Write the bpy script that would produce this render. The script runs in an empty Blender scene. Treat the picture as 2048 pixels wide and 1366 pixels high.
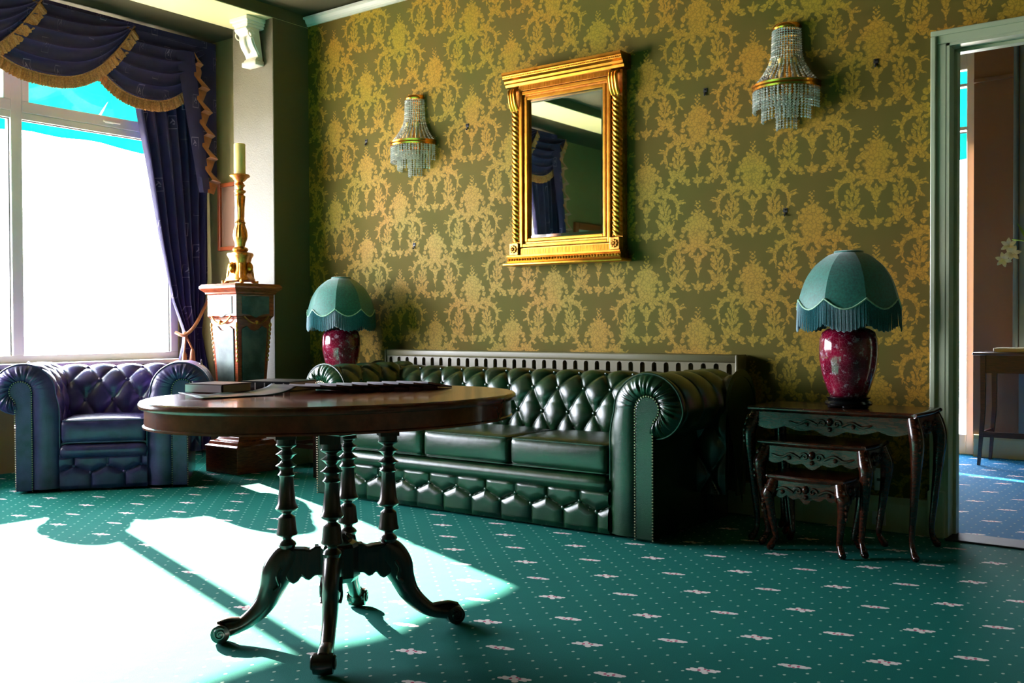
import bpy, bmesh, math, random
import numpy as np
from mathutils import Vector, Matrix, Euler
random.seed(7)
PI = math.pi
sc = bpy.context.scene
COL = sc.collection
# ---------------------------------------------------------------- camera, world, sun, exposure
YAW, PITCH, ROLL = math.radians(37.12), -math.radians(.93), -.0040
F_ = Vector((-math.sin(YAW)*math.cos(PITCH), math.cos(YAW)*math.cos(PITCH), math.sin(PITCH)))
R0 = Vector((math.cos(YAW), math.sin(YAW), 0)); U0 = R0.cross(F_)
R_ = math.cos(ROLL)*R0+math.sin(ROLL)*U0; U_ = -math.sin(ROLL)*R0+math.cos(ROLL)*U0
cd = bpy.data.cameras.new('camera'); cam = bpy.data.objects.new('camera', cd); COL.objects.link(cam)
cam.matrix_world = Matrix(((R_.x, U_.x, -F_.x, 0), (R_.y, U_.y, -F_.y, 0), (R_.z, U_.z, -F_.z, .92), (0, 0, 0, 1)))
cd.sensor_width = 36; cd.lens = 1983/2048*36; cd.clip_start = .02
sc.camera = cam
w = bpy.data.worlds.new('world'); sc.world = w; w.use_nodes = True
bg = w.node_tree.nodes['Background']; bg.inputs[0].default_value = (.90, .89, 1, 1); bg.inputs[1].default_value = 66
sd = bpy.data.lights.new('sun', 'SUN'); sd.energy = 165; sd.angle = .009; sd.color = (1, .88, .74)
so = bpy.data.objects.new('sun', sd); COL.objects.link(so)
SUN = Vector((1, -.30, -.46)).normalized()
so.rotation_euler = SUN.to_track_quat('-Z', 'Y').to_euler()
def portal(name, loc, sx, sy, rot):
    l = bpy.data.lights.new(name, 'AREA'); l.shape = 'RECTANGLE'; l.size = sx; l.size_y = sy; l.cycles.is_portal = True
    o = bpy.data.objects.new(name, l); COL.objects.link(o); o.location = loc; o.rotation_euler = rot
portal('window_portal', (-6.45, 2.2, 1.7), 2.2, 4.5, (0, -PI/2, 0))
portal('garden_door_portal', (-3.2, 7.72, 1.5), 4.2, 3.0, (-PI/2, 0, 0))
sc.view_settings.view_transform = 'Standard'; sc.view_settings.look = 'None'
sc.view_settings.gamma = 1; sc.view_settings.use_curve_mapping = False
sc.view_settings.exposure = -.42
sc.cycles.use_denoising = True
sc.cycles.max_bounces = 10; sc.cycles.diffuse_bounces = 5; sc.cycles.glossy_bounces = 4
sc.cycles.transparent_max_bounces = 12; sc.cycles.sample_clamp_indirect = 12
sc.cycles.caustics_reflective = False; sc.cycles.caustics_refractive = False

# ---------------------------------------------------------------- mesh helpers
class MB:
    def __init__(s): s.v = []; s.f = []
    def add(s, vs, fs):
        n = len(s.v); s.v += [tuple(map(float, p)) for p in vs]; s.f += [tuple(i+n for i in f) for f in fs]; return s
    def box(s, x0, x1, y0, y1, z0, z1):
        return s.add([(x0,y0,z0),(x1,y0,z0),(x1,y1,z0),(x0,y1,z0),(x0,y0,z1),(x1,y0,z1),(x1,y1,z1),(x0,y1,z1)],
                     [(0,3,2,1),(4,5,6,7),(0,1,5,4),(1,2,6,5),(2,3,7,6),(3,0,4,7)])
    def lathe(s, prof, c=(0,0,0), n=24, mod=None, arc=(0, 2*PI), sx=1, sy=1, caps=True):
        full = abs(arc[1]-arc[0]-2*PI) < 1e-6; m = n if full else n+1; vs = []
        for r, z in prof:
            for i in range(m):
                a = arc[0]+(arc[1]-arc[0])*i/n; k = mod(a, z) if mod else 1
                vs.append((c[0]+r*k*sx*math.cos(a), c[1]+r*k*sy*math.sin(a), c[2]+z))
        fs = []
        for j in range(len(prof)-1):
            for i in range(n):
                a, b = j*m+i, j*m+(i+1) % m
                fs.append((a, b, b+m, a+m))
        if caps and full:
            fs.append(tuple(range(m-1, -1, -1))); o = (len(prof)-1)*m; fs.append(tuple(range(o, o+m)))
        return s.add(vs, fs)
    def tube(s, pts, rad, n=8, flat=1.0, up=None, closed=False, caps=True):
        P = [Vector(p) for p in pts]; m = len(P)
        R = rad if isinstance(rad, (list, tuple)) else [rad]*m
        vs = []; prev = None
        for i in range(m):
            if closed: t = P[(i+1) % m]-P[i-1]
            else: t = P[min(i+1, m-1)]-P[max(i-1, 0)]
            t.normalize()
            if up is not None: a = Vector(up)
            elif prev is None: a = Vector((0, 0, 1)) if abs(t.z) < .9 else Vector((1, 0, 0))
            else: a = prev
            a = a-t*a.dot(t)
            if a.length < 1e-6: a = t.orthogonal()
            a.normalize(); prev = a; b = t.cross(a)
            ra, rb = (R[i] if isinstance(R[i], tuple) else (R[i]*flat, R[i]))
            for k in range(n):
                q = 2*PI*k/n; vs.append(P[i]+a*ra*math.cos(q)+b*rb*math.sin(q))
        fs = []
        for i in range(m if closed else m-1):
            j = (i+1) % m
            for k in range(n): fs.append((i*n+k, i*n+(k+1) % n, j*n+(k+1) % n, j*n+k))
        if caps and not closed:
            fs.append(tuple(range(n-1, -1, -1))); fs.append(tuple((m-1)*n+k for k in range(n)))
        return s.add(vs, fs)
    def grid(s, A, flip=False, wrap=False):
        A = np.asarray(A, float); h, w_ = A.shape[:2]
        i, j = np.meshgrid(np.arange(h-1), np.arange(w_ if wrap else w_-1), indexing='ij'); j2 = (j+1) % w_
        q = np.stack([i*w_+j, i*w_+j2, (i+1)*w_+j2, (i+1)*w_+j], -1).reshape(-1, 4)
        if flip: q = q[:, ::-1]
        return s.add(A.reshape(-1, 3), q.tolist())
    def prism(s, poly, y0, y1, ax='y'):
        n = len(poly)
        def P(a, b, d): return (a, d, b) if ax == 'y' else ((d, a, b) if ax == 'x' else (a, b, d))
        return s.add([P(a, b, y0) for a, b in poly]+[P(a, b, y1) for a, b in poly],
                     [tuple(range(n)), tuple(range(2*n-1, n-1, -1))]+[(i, i+n, (i+1) % n+n, (i+1) % n) for i in range(n)])
    def ball(s, c, r, n=6, m=4, sz=1):
        pr = [(r*math.sin(PI*k/m), -r*sz*math.cos(PI*k/m)) for k in range(m+1)]
        pr[0] = (r*.02, -r*sz); pr[-1] = (r*.02, r*sz)
        return s.lathe(pr, c, n)
    def rbox(s, x0, x1, y0, y1, z0, z1, r=.02, crown=0, n=10, bulge=0):
        bm = bmesh.new(); bmesh.ops.create_cube(bm, size=2)
        bmesh.ops.subdivide_edges(bm, edges=bm.edges, cuts=n, use_grid_fill=True)
        H = Vector(((x1-x0)/2, (y1-y0)/2, (z1-z0)/2)); C = Vector(((x0+x1)/2, (y0+y1)/2, (z0+z1)/2)); r = min(r, *H)
        bm.verts.index_update(); vs = []
        for v in bm.verts:
            c = v.co; e = [0, 0, 0]
            for k in range(3):  # cluster loops near the rounded edge
                a = c[k]; L = H[k]; q = abs(a); m = 1-2/(n+1)*1.5
                e[k] = math.copysign((q/m*(L-r)) if q < m else (L-r)+(q-m)/(1-m)*r, a) if L > r else a*L
            e = Vector(e); i = Vector([max(-(H[k]-r), min(H[k]-r, e[k])) for k in range(3)])
            d = e-i
            if d.length > 1e-9:
                mx = max(abs(d.x), abs(d.y), abs(d.z)); d = d.normalized()*mx
            p = i+d
            fx = 1-(p.x/H.x)**2; fy = 1-(p.y/H.y)**2; fz = 1-(p.z/H.z)**2
            if crown: p.z += crown*max(fx, 0)**.6*max(fy, 0)**.6*(1 if p.z > 0 else -.3)
            if bulge: p.y -= bulge*max(fx, 0)**.5*max(fz, 0)*(1 if p.y < 0 else -1)
            vs.append(p+C)
        fs = [tuple(v.index for v in f.verts) for f in bm.faces]; bm.free()
        return s.add(vs, fs)
    def xf(s, M, start=0):
        for i in range(start, len(s.v)): s.v[i] = tuple(M @ Vector(s.v[i]))
        return s
    def build(s, name, m, parent=None, smooth=True, bevel=0, ang=40, loc=None):
        me = bpy.data.meshes.new(name); me.from_pydata(s.v, [], s.f); me.validate()
        bm = bmesh.new(); bm.from_mesh(me); bmesh.ops.recalc_face_normals(bm, faces=bm.faces); bm.to_mesh(me); bm.free()
        if m is not None: me.materials.append(m)
        o = bpy.data.objects.new(name, me); COL.objects.link(o)
        if parent is not None: o.parent = parent
        if loc is not None: o.location = loc
        if smooth:
            me.polygons.foreach_set('use_smooth', [True]*len(me.polygons))
            try: me.set_sharp_from_angle(angle=math.radians(ang))
            except Exception: pass
        if bevel:
            b = o.modifiers.new('bevel', 'BEVEL'); b.width = bevel; b.segments = 2; b.limit_method = 'ANGLE'; b.angle_limit = math.radians(35)
        return o
def tag(o, label=None, cat=None, group=None, kind=None):
    for k, v in (('label', label), ('category', cat), ('group', group), ('kind', kind)):
        if v: o[k] = v
    return o
def thing(name, label, cat, loc=(0,0,0), rz=0, group=None):
    o = bpy.data.objects.new(name, None); COL.objects.link(o); o.location = loc; o.rotation_euler = (0, 0, rz)
    o.empty_display_size = .05
    return tag(o, label, cat, group)
def struct(o): o['kind'] = 'structure'; return o
def sempty(name, loc=(0,0,0)):
    o = bpy.data.objects.new(name, None); COL.objects.link(o); o.location = loc; return struct(o)
def copy(o, parent, loc=None, rot=None):
    c = o.copy(); COL.objects.link(c); c.parent = parent
    if loc is not None: c.location = loc
    if rot is not None: c.rotation_euler = rot
    return c
def dup(root, loc, rz=None, label=None):
    r = root.copy(); COL.objects.link(r); r.location = loc
    if rz is not None: r.rotation_euler = (0, 0, rz)
    if label: r['label'] = label
    for ch in list(root.children):
        c = copy(ch, r)
        for g in list(ch.children): copy(g, c)
    return r
def spline(pts, n):
    P = [np.array(p, float) for p in pts]; P = [2*P[0]-P[1]]+P+[2*P[-1]-P[-2]]; out = []
    for i in range(1, len(P)-2):
        for k in range(n):
            t = k/n; a, b, c, d = P[i-1:i+3]
            out.append(.5*((2*b)+(-a+c)*t+(2*a-5*b+4*c-d)*t*t+(-a+3*b-3*c+d)*t**3))
    out.append(P[-2]); return [tuple(p) for p in out]

# ---------------------------------------------------------------- materials
def srgb(h):
    h = h.lstrip('#'); c = [int(h[i:i+2], 16)/255 for i in (0, 2, 4)]
    return tuple(x/12.92 if x <= .04045 else ((x+.055)/1.055)**2.4 for x in c)+(1,)
class NT:
    def __init__(s, name):
        s.m = bpy.data.materials.new(name); s.m.use_nodes = True; s.t = s.m.node_tree
        s.b = s.t.nodes['Principled BSDF']; s.out = s.t.nodes['Material Output']
    def n(s, ty, **k):
        x = s.t.nodes.new(ty)
        for a, v in k.items(): setattr(x, a, v)
        return x
    def l(s, a, b): s.t.links.new(a, b)
    def math(s, op, a, b=None, c=None, clamp=False):
        x = s.n('ShaderNodeMath', operation=op, use_clamp=clamp)
        for i, q in enumerate((a, b, c)):
            if q is None: continue
            if isinstance(q, (int, float)): x.inputs[i].default_value = q
            else: s.l(q, x.inputs[i])
        return x.outputs[0]
    def mix(s, f, a, b):
        x = s.n('ShaderNodeMix', data_type='RGBA')
        for i, q in ((0, f), (6, a), (7, b)):
            if isinstance(q, (int, float)): x.inputs[i].default_value = q
            elif isinstance(q, tuple): x.inputs[i].default_value = q
            else: s.l(q, x.inputs[i])
        return x.outputs[2]
    def noise(s, vec, scale, detail=4, rough=.5):
        x = s.n('ShaderNodeTexNoise'); x.inputs['Scale'].default_value = scale; x.inputs['Detail'].default_value = detail
        x.inputs['Roughness'].default_value = rough
        if vec is not None: s.l(vec, x.inputs['Vector'])
        return x.outputs['Fac']
    def coord(s, k='Object'): return s.n('ShaderNodeTexCoord').outputs[k]
    def pos(s): return s.n('ShaderNodeNewGeometry').outputs['Position']
    def mapr(s, v, a, b, c=0, d=1):
        x = s.n('ShaderNodeMapRange'); s.l(v, x.inputs[0])
        for i, q in enumerate((a, b, c, d)): x.inputs[i+1].default_value = q
        return x.outputs[0]
    def bump(s, h, st=.3, dist=.002):
        x = s.n('ShaderNodeBump'); x.inputs['Strength'].default_value = st; x.inputs['Distance'].default_value = dist
        s.l(h, x.inputs['Height']); s.l(x.outputs[0], s.b.inputs['Normal'])
    def set(s, **k):
        for a, v in k.items():
            i = s.b.inputs[a.replace('_', ' ')]
            if isinstance(v, (int, float, tuple)): i.default_value = v
            else: s.l(v, i)
        return s.m
def mat(name, c, rough=.5, metal=0, spec=.5, coat=0, c2=None, nscale=20, bump=0, bscale=200, bdist=.001, sheen=0, stretch=None):
    t = NT(name); v = t.coord()
    if stretch:
        mp = t.n('ShaderNodeMapping'); mp.inputs['Scale'].default_value = stretch; t.l(v, mp.inputs[0]); v = mp.outputs[0]
    c = srgb(c) if isinstance(c, str) else c
    if c2:
        c2 = srgb(c2) if isinstance(c2, str) else c2
        col = t.mix(t.mapr(t.noise(v, nscale, 6, .6), .35, .65), c, c2); t.set(Base_Color=col)
    else: t.set(Base_Color=c)
    t.set(Roughness=rough, Metallic=metal); t.b.inputs['Specular IOR Level'].default_value = spec
    t.b.inputs['Coat Weight'].default_value = coat; t.b.inputs['Coat Roughness'].default_value = .08
    t.b.inputs['Sheen Weight'].default_value = sheen
    if bump: t.bump(t.noise(v, bscale, 3), bump, bdist)
    return t.m

M = {}
M['cream'] = mat('cream_paint', '#DDD6A0', .55, bump=.25, bscale=90, bdist=.002)
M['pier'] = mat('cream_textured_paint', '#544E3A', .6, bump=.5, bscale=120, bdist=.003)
M['olive'] = mat('olive_grey_paint', '#57522F', .7, bump=.3, bscale=90, bdist=.002)
M['olive_brightened'] = mat('brightened_olive_paint', '#857A4C', .7, bump=.3, bscale=90, bdist=.002)  # same olive paint, lightened because little light reaches these walls
M['ceiling'] = mat('dark_olive_ceiling', '#3E3A1E', .8, bump=.2)
M['white'] = mat('white_gloss_paint', '#B2BB9C', .3)
M['upvc'] = mat('white_window_frame', '#E4E2D8', .3)
M['plaster'] = mat('white_plaster', '#FAF0E4', .5)
M['brown_wall'] = mat('brown_wall_paint', '#8A6650', .7, bump=.3)
M['far_wall'] = mat('far_room_paint', '#8F8B78', .7)
M['brass'] = mat('brass', (.90, .38, .05, 1), .22, 1)
M['gold'] = mat('gold_leaf', (.70, .30, .035, 1), .3, 1, c2=(.52, .20, .02, 1), nscale=18, bump=.2, bscale=60, bdist=.001)
M['old_gold'] = mat('aged_gilding', (.74, .34, .06, 1), .35, .95, c2=(.42, .15, .03, 1), nscale=40, bump=.3, bscale=50, bdist=.002)
M['black'] = mat('black_gloss', '#0B0B0D', .2)
M['blackmatt'] = mat('black_fixture', '#101010', .5)
M['wax'] = mat('ivory_wax', '#FBD98A', .5, spec=.2)
M['paper'] = mat('paper_edges', '#D9CBB8', .6)
M['white_paper'] = mat('white_card', '#E9E4EE', .45)
M['brown_cover'] = mat('brown_book_cloth', '#4B2A2A', .35)
M['navy_cover'] = mat('navy_book_cloth', '#12131F', .3)
M['brochure'] = mat('shade_brown_brochure', '#5A3A34', .3, c2='#7A5546', nscale=15)
M['leaflet'] = mat('printed_leaflet', '#3F6B4F', .3, c2='#5B4B70', nscale=8)
M['cable'] = mat('grey_cable', '#222222', .5)
M['socket'] = mat('white_plastic', '#C9C9D2', .35)
M['marble_white'] = mat('white_marble', '#CFCBB9', .2)
M['lily'] = mat('lily_petal', '#F2EFC9', .5, sheen=.3)
M['stem'] = mat('plant_green', '#6C8F2E', .5)
M['bush'] = mat('garden_leaves', '#5C9A86', .6)
M['stone'] = mat('pale_terrace', '#D8D2C6', .8)
M['mirror'] = mat('mirror_silver', (.86, .88, .84, 1), .015, 1)
M['bevel'] = mat('mirror_bevel', (.80, .84, .84, 1), .05, 1)
M['greyblue'] = mat('grey_blue_paint', '#6F8288', .5)
M['dark_threshold'] = mat('dark_threshold', '#0C1210', .8)
M['radiator'] = mat('olive_radiator_enamel', '#625C3E', .4)

def wood(name, c, c2, rough=.3, coat=.3, stretch=(3, 3, 30)):
    return mat(name, c, rough, c2=c2, nscale=6, coat=coat, stretch=stretch)
M['mahog'] = wood('mahogany', '#8C3A22', '#6E2616', .22, .5, (3, 3, 3))
M['mahog_v'] = wood('turned_mahogany', '#3C1C10', '#200D08', .28, .4, (20, 20, 3))
M['walnut'] = wood('carved_dark_walnut', '#4A1E0A', '#1C0A04', .24, .25, (4, 20, 20))
M['pedwood'] = wood('pedestal_mahogany', '#A8502F', '#7A3420', .22, .5)
M['redwood'] = wood('red_brown_wood', '#4F1E18', '#2C0E0C', .3, .3)

def glass_mat():
    t = NT('window_glass'); t.t.nodes.remove(t.b)
    a = t.n('ShaderNodeBsdfTransparent'); a.inputs[0].default_value = (.97, .99, .99, 1)
    g = t.n('ShaderNodeBsdfGlossy'); g.inputs['Roughness'].default_value = .02
    f = t.n('ShaderNodeLayerWeight'); fr = t.math('MULTIPLY_ADD', t.math('POWER', f.outputs['Facing'], 5), .9, .04)
    m = t.n('ShaderNodeMixShader'); t.l(fr, m.inputs[0]); t.l(a.outputs[0], m.inputs[1]); t.l(g.outputs[0], m.inputs[2])
    t.l(m.outputs[0], t.out.inputs[0]); return t.m
M['glass'] = glass_mat()
def crystal():
    t = NT('cut_crystal')
    t.set(Base_Color=(1, 1, .94, 1), Roughness=.05); t.b.inputs['IOR'].default_value = 1.6
    t.b.inputs['Transmission Weight'].default_value = .1; t.b.inputs['Metallic'].default_value = .55
    return t.m
M['crystal'] = crystal()
def canvas():
    t = NT('teal_awning_canvas'); t.t.nodes.remove(t.b)
    d = t.n('ShaderNodeBsdfDiffuse'); tr = t.n('ShaderNodeBsdfTranslucent'); m = t.n('ShaderNodeMixShader'); m.inputs[0].default_value = .35
    d.inputs[0].default_value = (.005, .25, .24, 1); tr.inputs[0].default_value = (.0, .035, .033, 1)
    t.l(d.outputs[0], m.inputs[1]); t.l(tr.outputs[0], m.inputs[2]); t.l(m.outputs[0], t.out.inputs[0]); return t.m
M['canvas'] = canvas()

def leather(name, c, c2):
    t = NT(name); v = t.coord()
    t.set(Base_Color=t.mix(t.mapr(t.noise(v, 9, 4), .35, .7), srgb(c), srgb(c2)), Roughness=.27)
    t.b.inputs['Specular IOR Level'].default_value = .55
    t.b.inputs['Coat Weight'].default_value = .12; t.b.inputs['Coat Roughness'].default_value = .15
    vo = t.n('ShaderNodeTexVoronoi'); vo.inputs['Scale'].default_value = 350; t.l(v, vo.inputs['Vector'])
    nn = t.noise(v, 35, 3)
    t.bump(t.math('ADD', vo.outputs['Distance'], t.math('MULTIPLY', nn, 2.5)), .25, .0015)
    return t.m
M['leather'] = leather('green_black_leather', '#10341A', '#06190A')
M['haze_leather'] = leather('haze_tinted_leather', '#4A3A70', '#30264C')  # purple lens haze over the armchair, put into its leather colour

def ell(t, vec, cx, cy, rx, ry, rot=0):
    mp = t.n('ShaderNodeMapping', vector_type='TEXTURE'); mp.inputs['Location'].default_value = (cx, cy, 0)
    mp.inputs['Rotation'].default_value = (0, 0, math.radians(rot)); mp.inputs['Scale'].default_value = (rx, ry, 1)
    t.l(vec, mp.inputs[0]); x = t.n('ShaderNodeVectorMath', operation='LENGTH'); t.l(mp.outputs[0], x.inputs[0]); return x.outputs['Value']
def union(t, vec, L):
    cur = None; v = vec
    for i, e in enumerate(L):
        if i % 8 == 0 and cur is not None:   # a null dependency keeps the shader's evaluation sequential
            x = t.n('ShaderNodeVectorMath', operation='MULTIPLY_ADD'); t.l(cur, x.inputs[0]); x.inputs[1].default_value = (1e-9, 0, 0); t.l(vec, x.inputs[2]); v = x.outputs[0]
        d = ell(t, v, *e); cur = d if cur is None else t.math('MINIMUM', cur, d)
    return cur
def lattice(t, a, b, ax, bx, pa, pb, lo_b, mirror=True):
    u = t.math('WRAP', t.math('SUBTRACT', a, ax), pa/2, -pa/2)
    if mirror: u = t.math('ABSOLUTE', u)
    v = t.math('WRAP', t.math('SUBTRACT', b, bx), lo_b+pb, lo_b)
    c = t.n('ShaderNodeCombineXYZ'); t.l(u, c.inputs[0]); t.l(v, c.inputs[1]); return c.outputs[0]

def wallpaper():
    t = NT('damask_wallpaper'); p = t.pos()
    nz = t.n('ShaderNodeTexNoise'); nz.inputs['Scale'].default_value = 55; nz.inputs['Detail'].default_value = 3; t.l(p, nz.inputs['Vector'])
    sb = t.n('ShaderNodeVectorMath', operation='SUBTRACT'); t.l(nz.outputs['Color'], sb.inputs[0]); sb.inputs[1].default_value = (.5, .5, .5)
    ml = t.n('ShaderNodeVectorMath', operation='MULTIPLY_ADD'); t.l(sb.outputs[0], ml.inputs[0]); ml.inputs[1].default_value = (.022, .022, .022); t.l(p, ml.inputs[2])
    sp = t.n('ShaderNodeSeparateXYZ'); t.l(ml.outputs[0], sp.inputs[0]); X, Z = sp.outputs[0], sp.outputs[2]
    L = []
    # bouquet
    L += [(0, .092, .052, .054), (0, .045, .050, .040), (-.0, .060, .060, .020), (.037, .138, .017, .016), (.050, .103, .020, .021), (.012, .152, .018, .017),
          (.078, .088, .014, .016), (.086, .058, .013, .012), (.072, .030, .010, .010), (.066, .130, .008, .009), (.030, .170, .009, .007, 40)]
    for i in range(6): L.append((.009*(i % 2)+.001, .172+i*.0105, .0105-.0013*i, .0045, 40))
    # broad foliage base
    L += [(0, .004, .082, .013), (.092, .012, .02, .007, 15), (.075, .018, .035, .009, 40), (.055, -.012, .036, .011, -25), (.030, -.026, .026, .012, -50), (.012, .02, .03, .02)]
    # big C scroll wing
    for k in range(9):
        a = math.radians(97-k*14.5); r = .070
        L.append((.112+r*math.cos(a), -.066+r*math.sin(a), .0130, .0175-.0013*k, math.degrees(a)+90))
    for k in range(4):
        a = math.radians(80-k*32); L.append((.112+.088*math.cos(a), -.066+.088*math.sin(a), .017, .0062, math.degrees(a)-18))
    L += [(.175, -.110, .016, .005, -75), (.160, -.122, .013, .004, 40), (.150, -.105, .010, .010), (.202, -.028, .016, .004, 18), (.215, -.040, .011, .004, -20)]
    # inner scroll
    for k in range(5):
        a = math.radians(60-k*34); L.append((.072+.026*math.cos(a), -.040+.026*math.sin(a), .010, .005, math.degrees(a)+90))
    # pendant
    L += [(0, -.050, .009, .022), (.022, -.052, .022, .008, 22), (0, -.066, .022, .018), (0, -.085, .013, .020), (0, -.120, .010, .014), (.011, -.112, .011, .005, 40), (0, -.142, .004, .014)]
    # rising side sprays
    st = [(.098, .012), (.116, .032), (.134, .050), (.152, .068), (.168, .088), (.181, .110), (.186, .132), (.184, .154), (.179, .176), (.184, .198), (.190, .220)]
    for k in range(len(st)-1):
        (a, b), (c, d) = st[k], st[k+1]; L.append(((a+c)/2, (b+d)/2, .015, .0100-.0005*k, math.degrees(math.atan2(d-b, c-a))))
    for (x, y, r, s) in [(.150, .100, 110, 1.2), (.163, .112, 100, 1.1), (.200, .104, 20, 1.2), (.210, .122, 35, 1.1), (.140, .078, 150, 1), (.205, .086, -15, 1),
                         (.168, .150, 130, 1), (.205, .160, 50, 1.1), (.160, .180, 115, .9), (.202, .186, 60, 1), (.168, .206, 120, .9), (.208, .210, 50, .9),
                         (.182, .236, 90, 1), (.152, .046, -20, .9), (.225, .140, 10, .8), (.138, .118, 120, .8), (.226, .066, -40, .9), (.240, .050, 0, .8)]:
        L.append((x, y, .020*s, .0092*s, r))
    # garland cluster beneath the pendant
    L += [(0, -.200, .026, .017), (0, -.182, .006, .016), (.022, -.190, .015, .006, 30), (0, -.224, .006, .016), (.058, -.196, .017, .011), (.052, -.212, .012, .006, 30),
          (.095, -.192, .012, .009), (.084, -.210, .008, .007), (.112, -.182, .010, .004, 40)]
    A = lattice(t, X, Z, -2.254, 1.84, .583, .53, -.235)
    dA = union(t, A, L)
    B = lattice(t, X, Z, -2.254+.2915, 1.84+.265, .583, .53, -.235)
    x = t.n('ShaderNodeVectorMath', operation='MULTIPLY_ADD'); t.l(dA, x.inputs[0]); x.inputs[1].default_value = (1e-9, 0, 0); t.l(B, x.inputs[2])
    dB = union(t, x.outputs[0], L)
    d = t.math('MINIMUM', dA, dB)
    m = t.mapr(d, 1.10, .90)
    vo = t.n('ShaderNodeTexVoronoi', feature='DISTANCE_TO_EDGE'); vo.inputs['Scale'].default_value = 55; t.l(ml.outputs[0], vo.inputs['Vector'])
    petal = t.mapr(vo.outputs['Distance'], .02, .14, .45, 1)
    m = t.math('MULTIPLY', m, petal)
    weave = t.n('ShaderNodeTexWave', wave_type='BANDS', bands_direction='X'); weave.inputs['Scale'].default_value = 160; weave.inputs['Distortion'].default_value = 1.5
    t.l(p, weave.inputs['Vector'])
    ground = t.mix(t.mapr(t.noise(p, 2.2, 3), .35, .65), srgb('#5A4C1E'), srgb('#4E4C1B'))
    ground = t.mix(t.math('MULTIPLY', weave.outputs[0], .18), ground, srgb('#6E5C22'))
    gold = t.mix(t.mapr(t.noise(p, 2.2, 3), .35, .65), srgb('#A27624'), srgb('#8C7A22'))
    gold = t.mix(t.math('MULTIPLY', weave.outputs[0], .15), gold, srgb('#7A5C14'))
    t.set(Base_Color=t.mix(m, ground, gold), Roughness=t.mapr(m, 0, 1, .75, .5)); t.b.inputs['Specular IOR Level'].default_value = .12
    t.bump(weave.outputs[0], .2, .0006)
    return t.m
M['wallpaper'] = wallpaper()

def carpet(name, c, c2):
    t = NT(name); p = t.pos()
    sp = t.n('ShaderNodeSeparateXYZ'); t.l(p, sp.inputs[0]); X, Y = sp.outputs[0], sp.outputs[1]
    PA, PB = .366, .3486
    def motif(ax, ay, s, f=1):
        v = lattice(t, X, Y, ax, ay, PA, PB, -PB/2, False)
        L = [(0, 0, .013, .015), (-.020, .007*s, .012, .012), (.020, -.007*s, .012, .012), (-.035, .014*s, .008, .007), (.035, -.014*s, .008, .007), (-.012*f, -.011*s, .008, .009), (.012*f, .013*s, .009, .009), (-.030, .002*s, .007, .006), (.030, -.003*s, .007, .006)]
        P = [(-.010*f, .004*s*f, .0045, .006), (.012*f, -.006*s*f, .0045, .005), (.001, .010*f, .004, .004)]
        return union(t, v, L), union(t, v, P)
    a, pa = motif(-1.547, 2.746, -1.1); b, pb = motif(-1.547+PA/2, 2.746+PB/2, -.7, -1)
    mo = t.mapr(t.math('MINIMUM', a, b), 1.1, .9); pk = t.mapr(t.math('MINIMUM', pa, pb), 1.1, .9)
    dd = None
    for ox, oy in ((0, 0), (.5, .5)):
        v = lattice(t, X, Y, -1.544+ox*.0915, 2.581+oy*.08715, .0915, .08715, -.08715/2, False)
        e = ell(t, v, 0, 0, .0042, .0052); dd = e if dd is None else t.math('MINIMUM', dd, e)
    dots = t.math('MULTIPLY', t.mapr(dd, 1.15, .85), .75)
    n1 = t.noise(p, 420, 2); n2 = t.noise(p, 3.5, 4)
    c = c if isinstance(c, tuple) else srgb(c); c2 = c2 if isinstance(c2, tuple) else srgb(c2)
    base = t.mix(t.mapr(n1, .3, .7), c, c2)
    base = t.mix(t.mapr(n2, .3, .75, 0, .35), base, c2)
    base = t.mix(dots, base, srgb('#B8D6C4')); base = t.mix(mo, base, srgb('#E6DDDA')); base = t.mix(pk, base, srgb('#C0486A'))
    t.set(Base_Color=base, Roughness=.95); t.b.inputs['Specular IOR Level'].default_value = .10
    t.bump(t.math('ADD', t.math('MULTIPLY', n1, .4), t.noise(p, 9, 3)), .5, .006)
    return t.m
M['carpet'] = carpet('teal_patterned_carpet', (.007, .175, .142, 1), (.005, .120, .100, 1))
M['carpet2'] = carpet('skylit_blue_carpet', (.002, .16, .36, 1), (.002, .10, .24, 1))  # the teal carpet, tinted blue for sky light in the next room

def curtain_mat():
    t = NT('navy_curtain_fabric'); p = t.pos()
    sp = t.n('ShaderNodeSeparateXYZ'); t.l(p, sp.inputs[0]); Y, Z = sp.outputs[1], sp.outputs[2]
    def rect(oy, oz):
        v = lattice(t, Y, Z, oy, oz, .20, .30, -.15, False)
        s2 = t.n('ShaderNodeSeparateXYZ'); t.l(v, s2.inputs[0])
        d = t.math('MAXIMUM', t.math('DIVIDE', t.math('ABSOLUTE', s2.outputs[0]), .022), t.math('DIVIDE', t.math('ABSOLUTE', s2.outputs[1]), .046))
        ring = t.math('MULTIPLY', t.mapr(d, .90, .94), t.mapr(d, 1.04, 1.0))
        fl = t.mapr(union(t, v, [(0, .012, .003, .016, 25), (-.006, .004, .003, .014, -25), (.003, -.012, .005, .004)]), 1.1, .9)
        return t.math('MAXIMUM', ring, fl)
    m = t.math('MAXIMUM', rect(4.08, 1.02), rect(4.18, 1.17))
    m = t.math('MULTIPLY', m, t.mapr(t.noise(p, 3.1, 2), .48, .56))
    c = t.mix(t.mapr(t.noise(p, 14, 4), .3, .7), srgb('#1C1348'), srgb('#150E3A'))
    t.set(Base_Color=t.mix(t.math('MULTIPLY', m, .35), c, srgb('#C8B8D8')), Roughness=.6)
    t.b.inputs['Sheen Weight'].default_value = .4; t.b.inputs['Sheen Tint'].default_value = (.35, .3, .9, 1)
    t.bump(t.noise(p, 260, 2), .4, .001); return t.m
M['curtain'] = curtain_mat()
M['fringe'] = mat('gold_fringe', '#C08A50', .55, c2='#8A5230', nscale=120)
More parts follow.
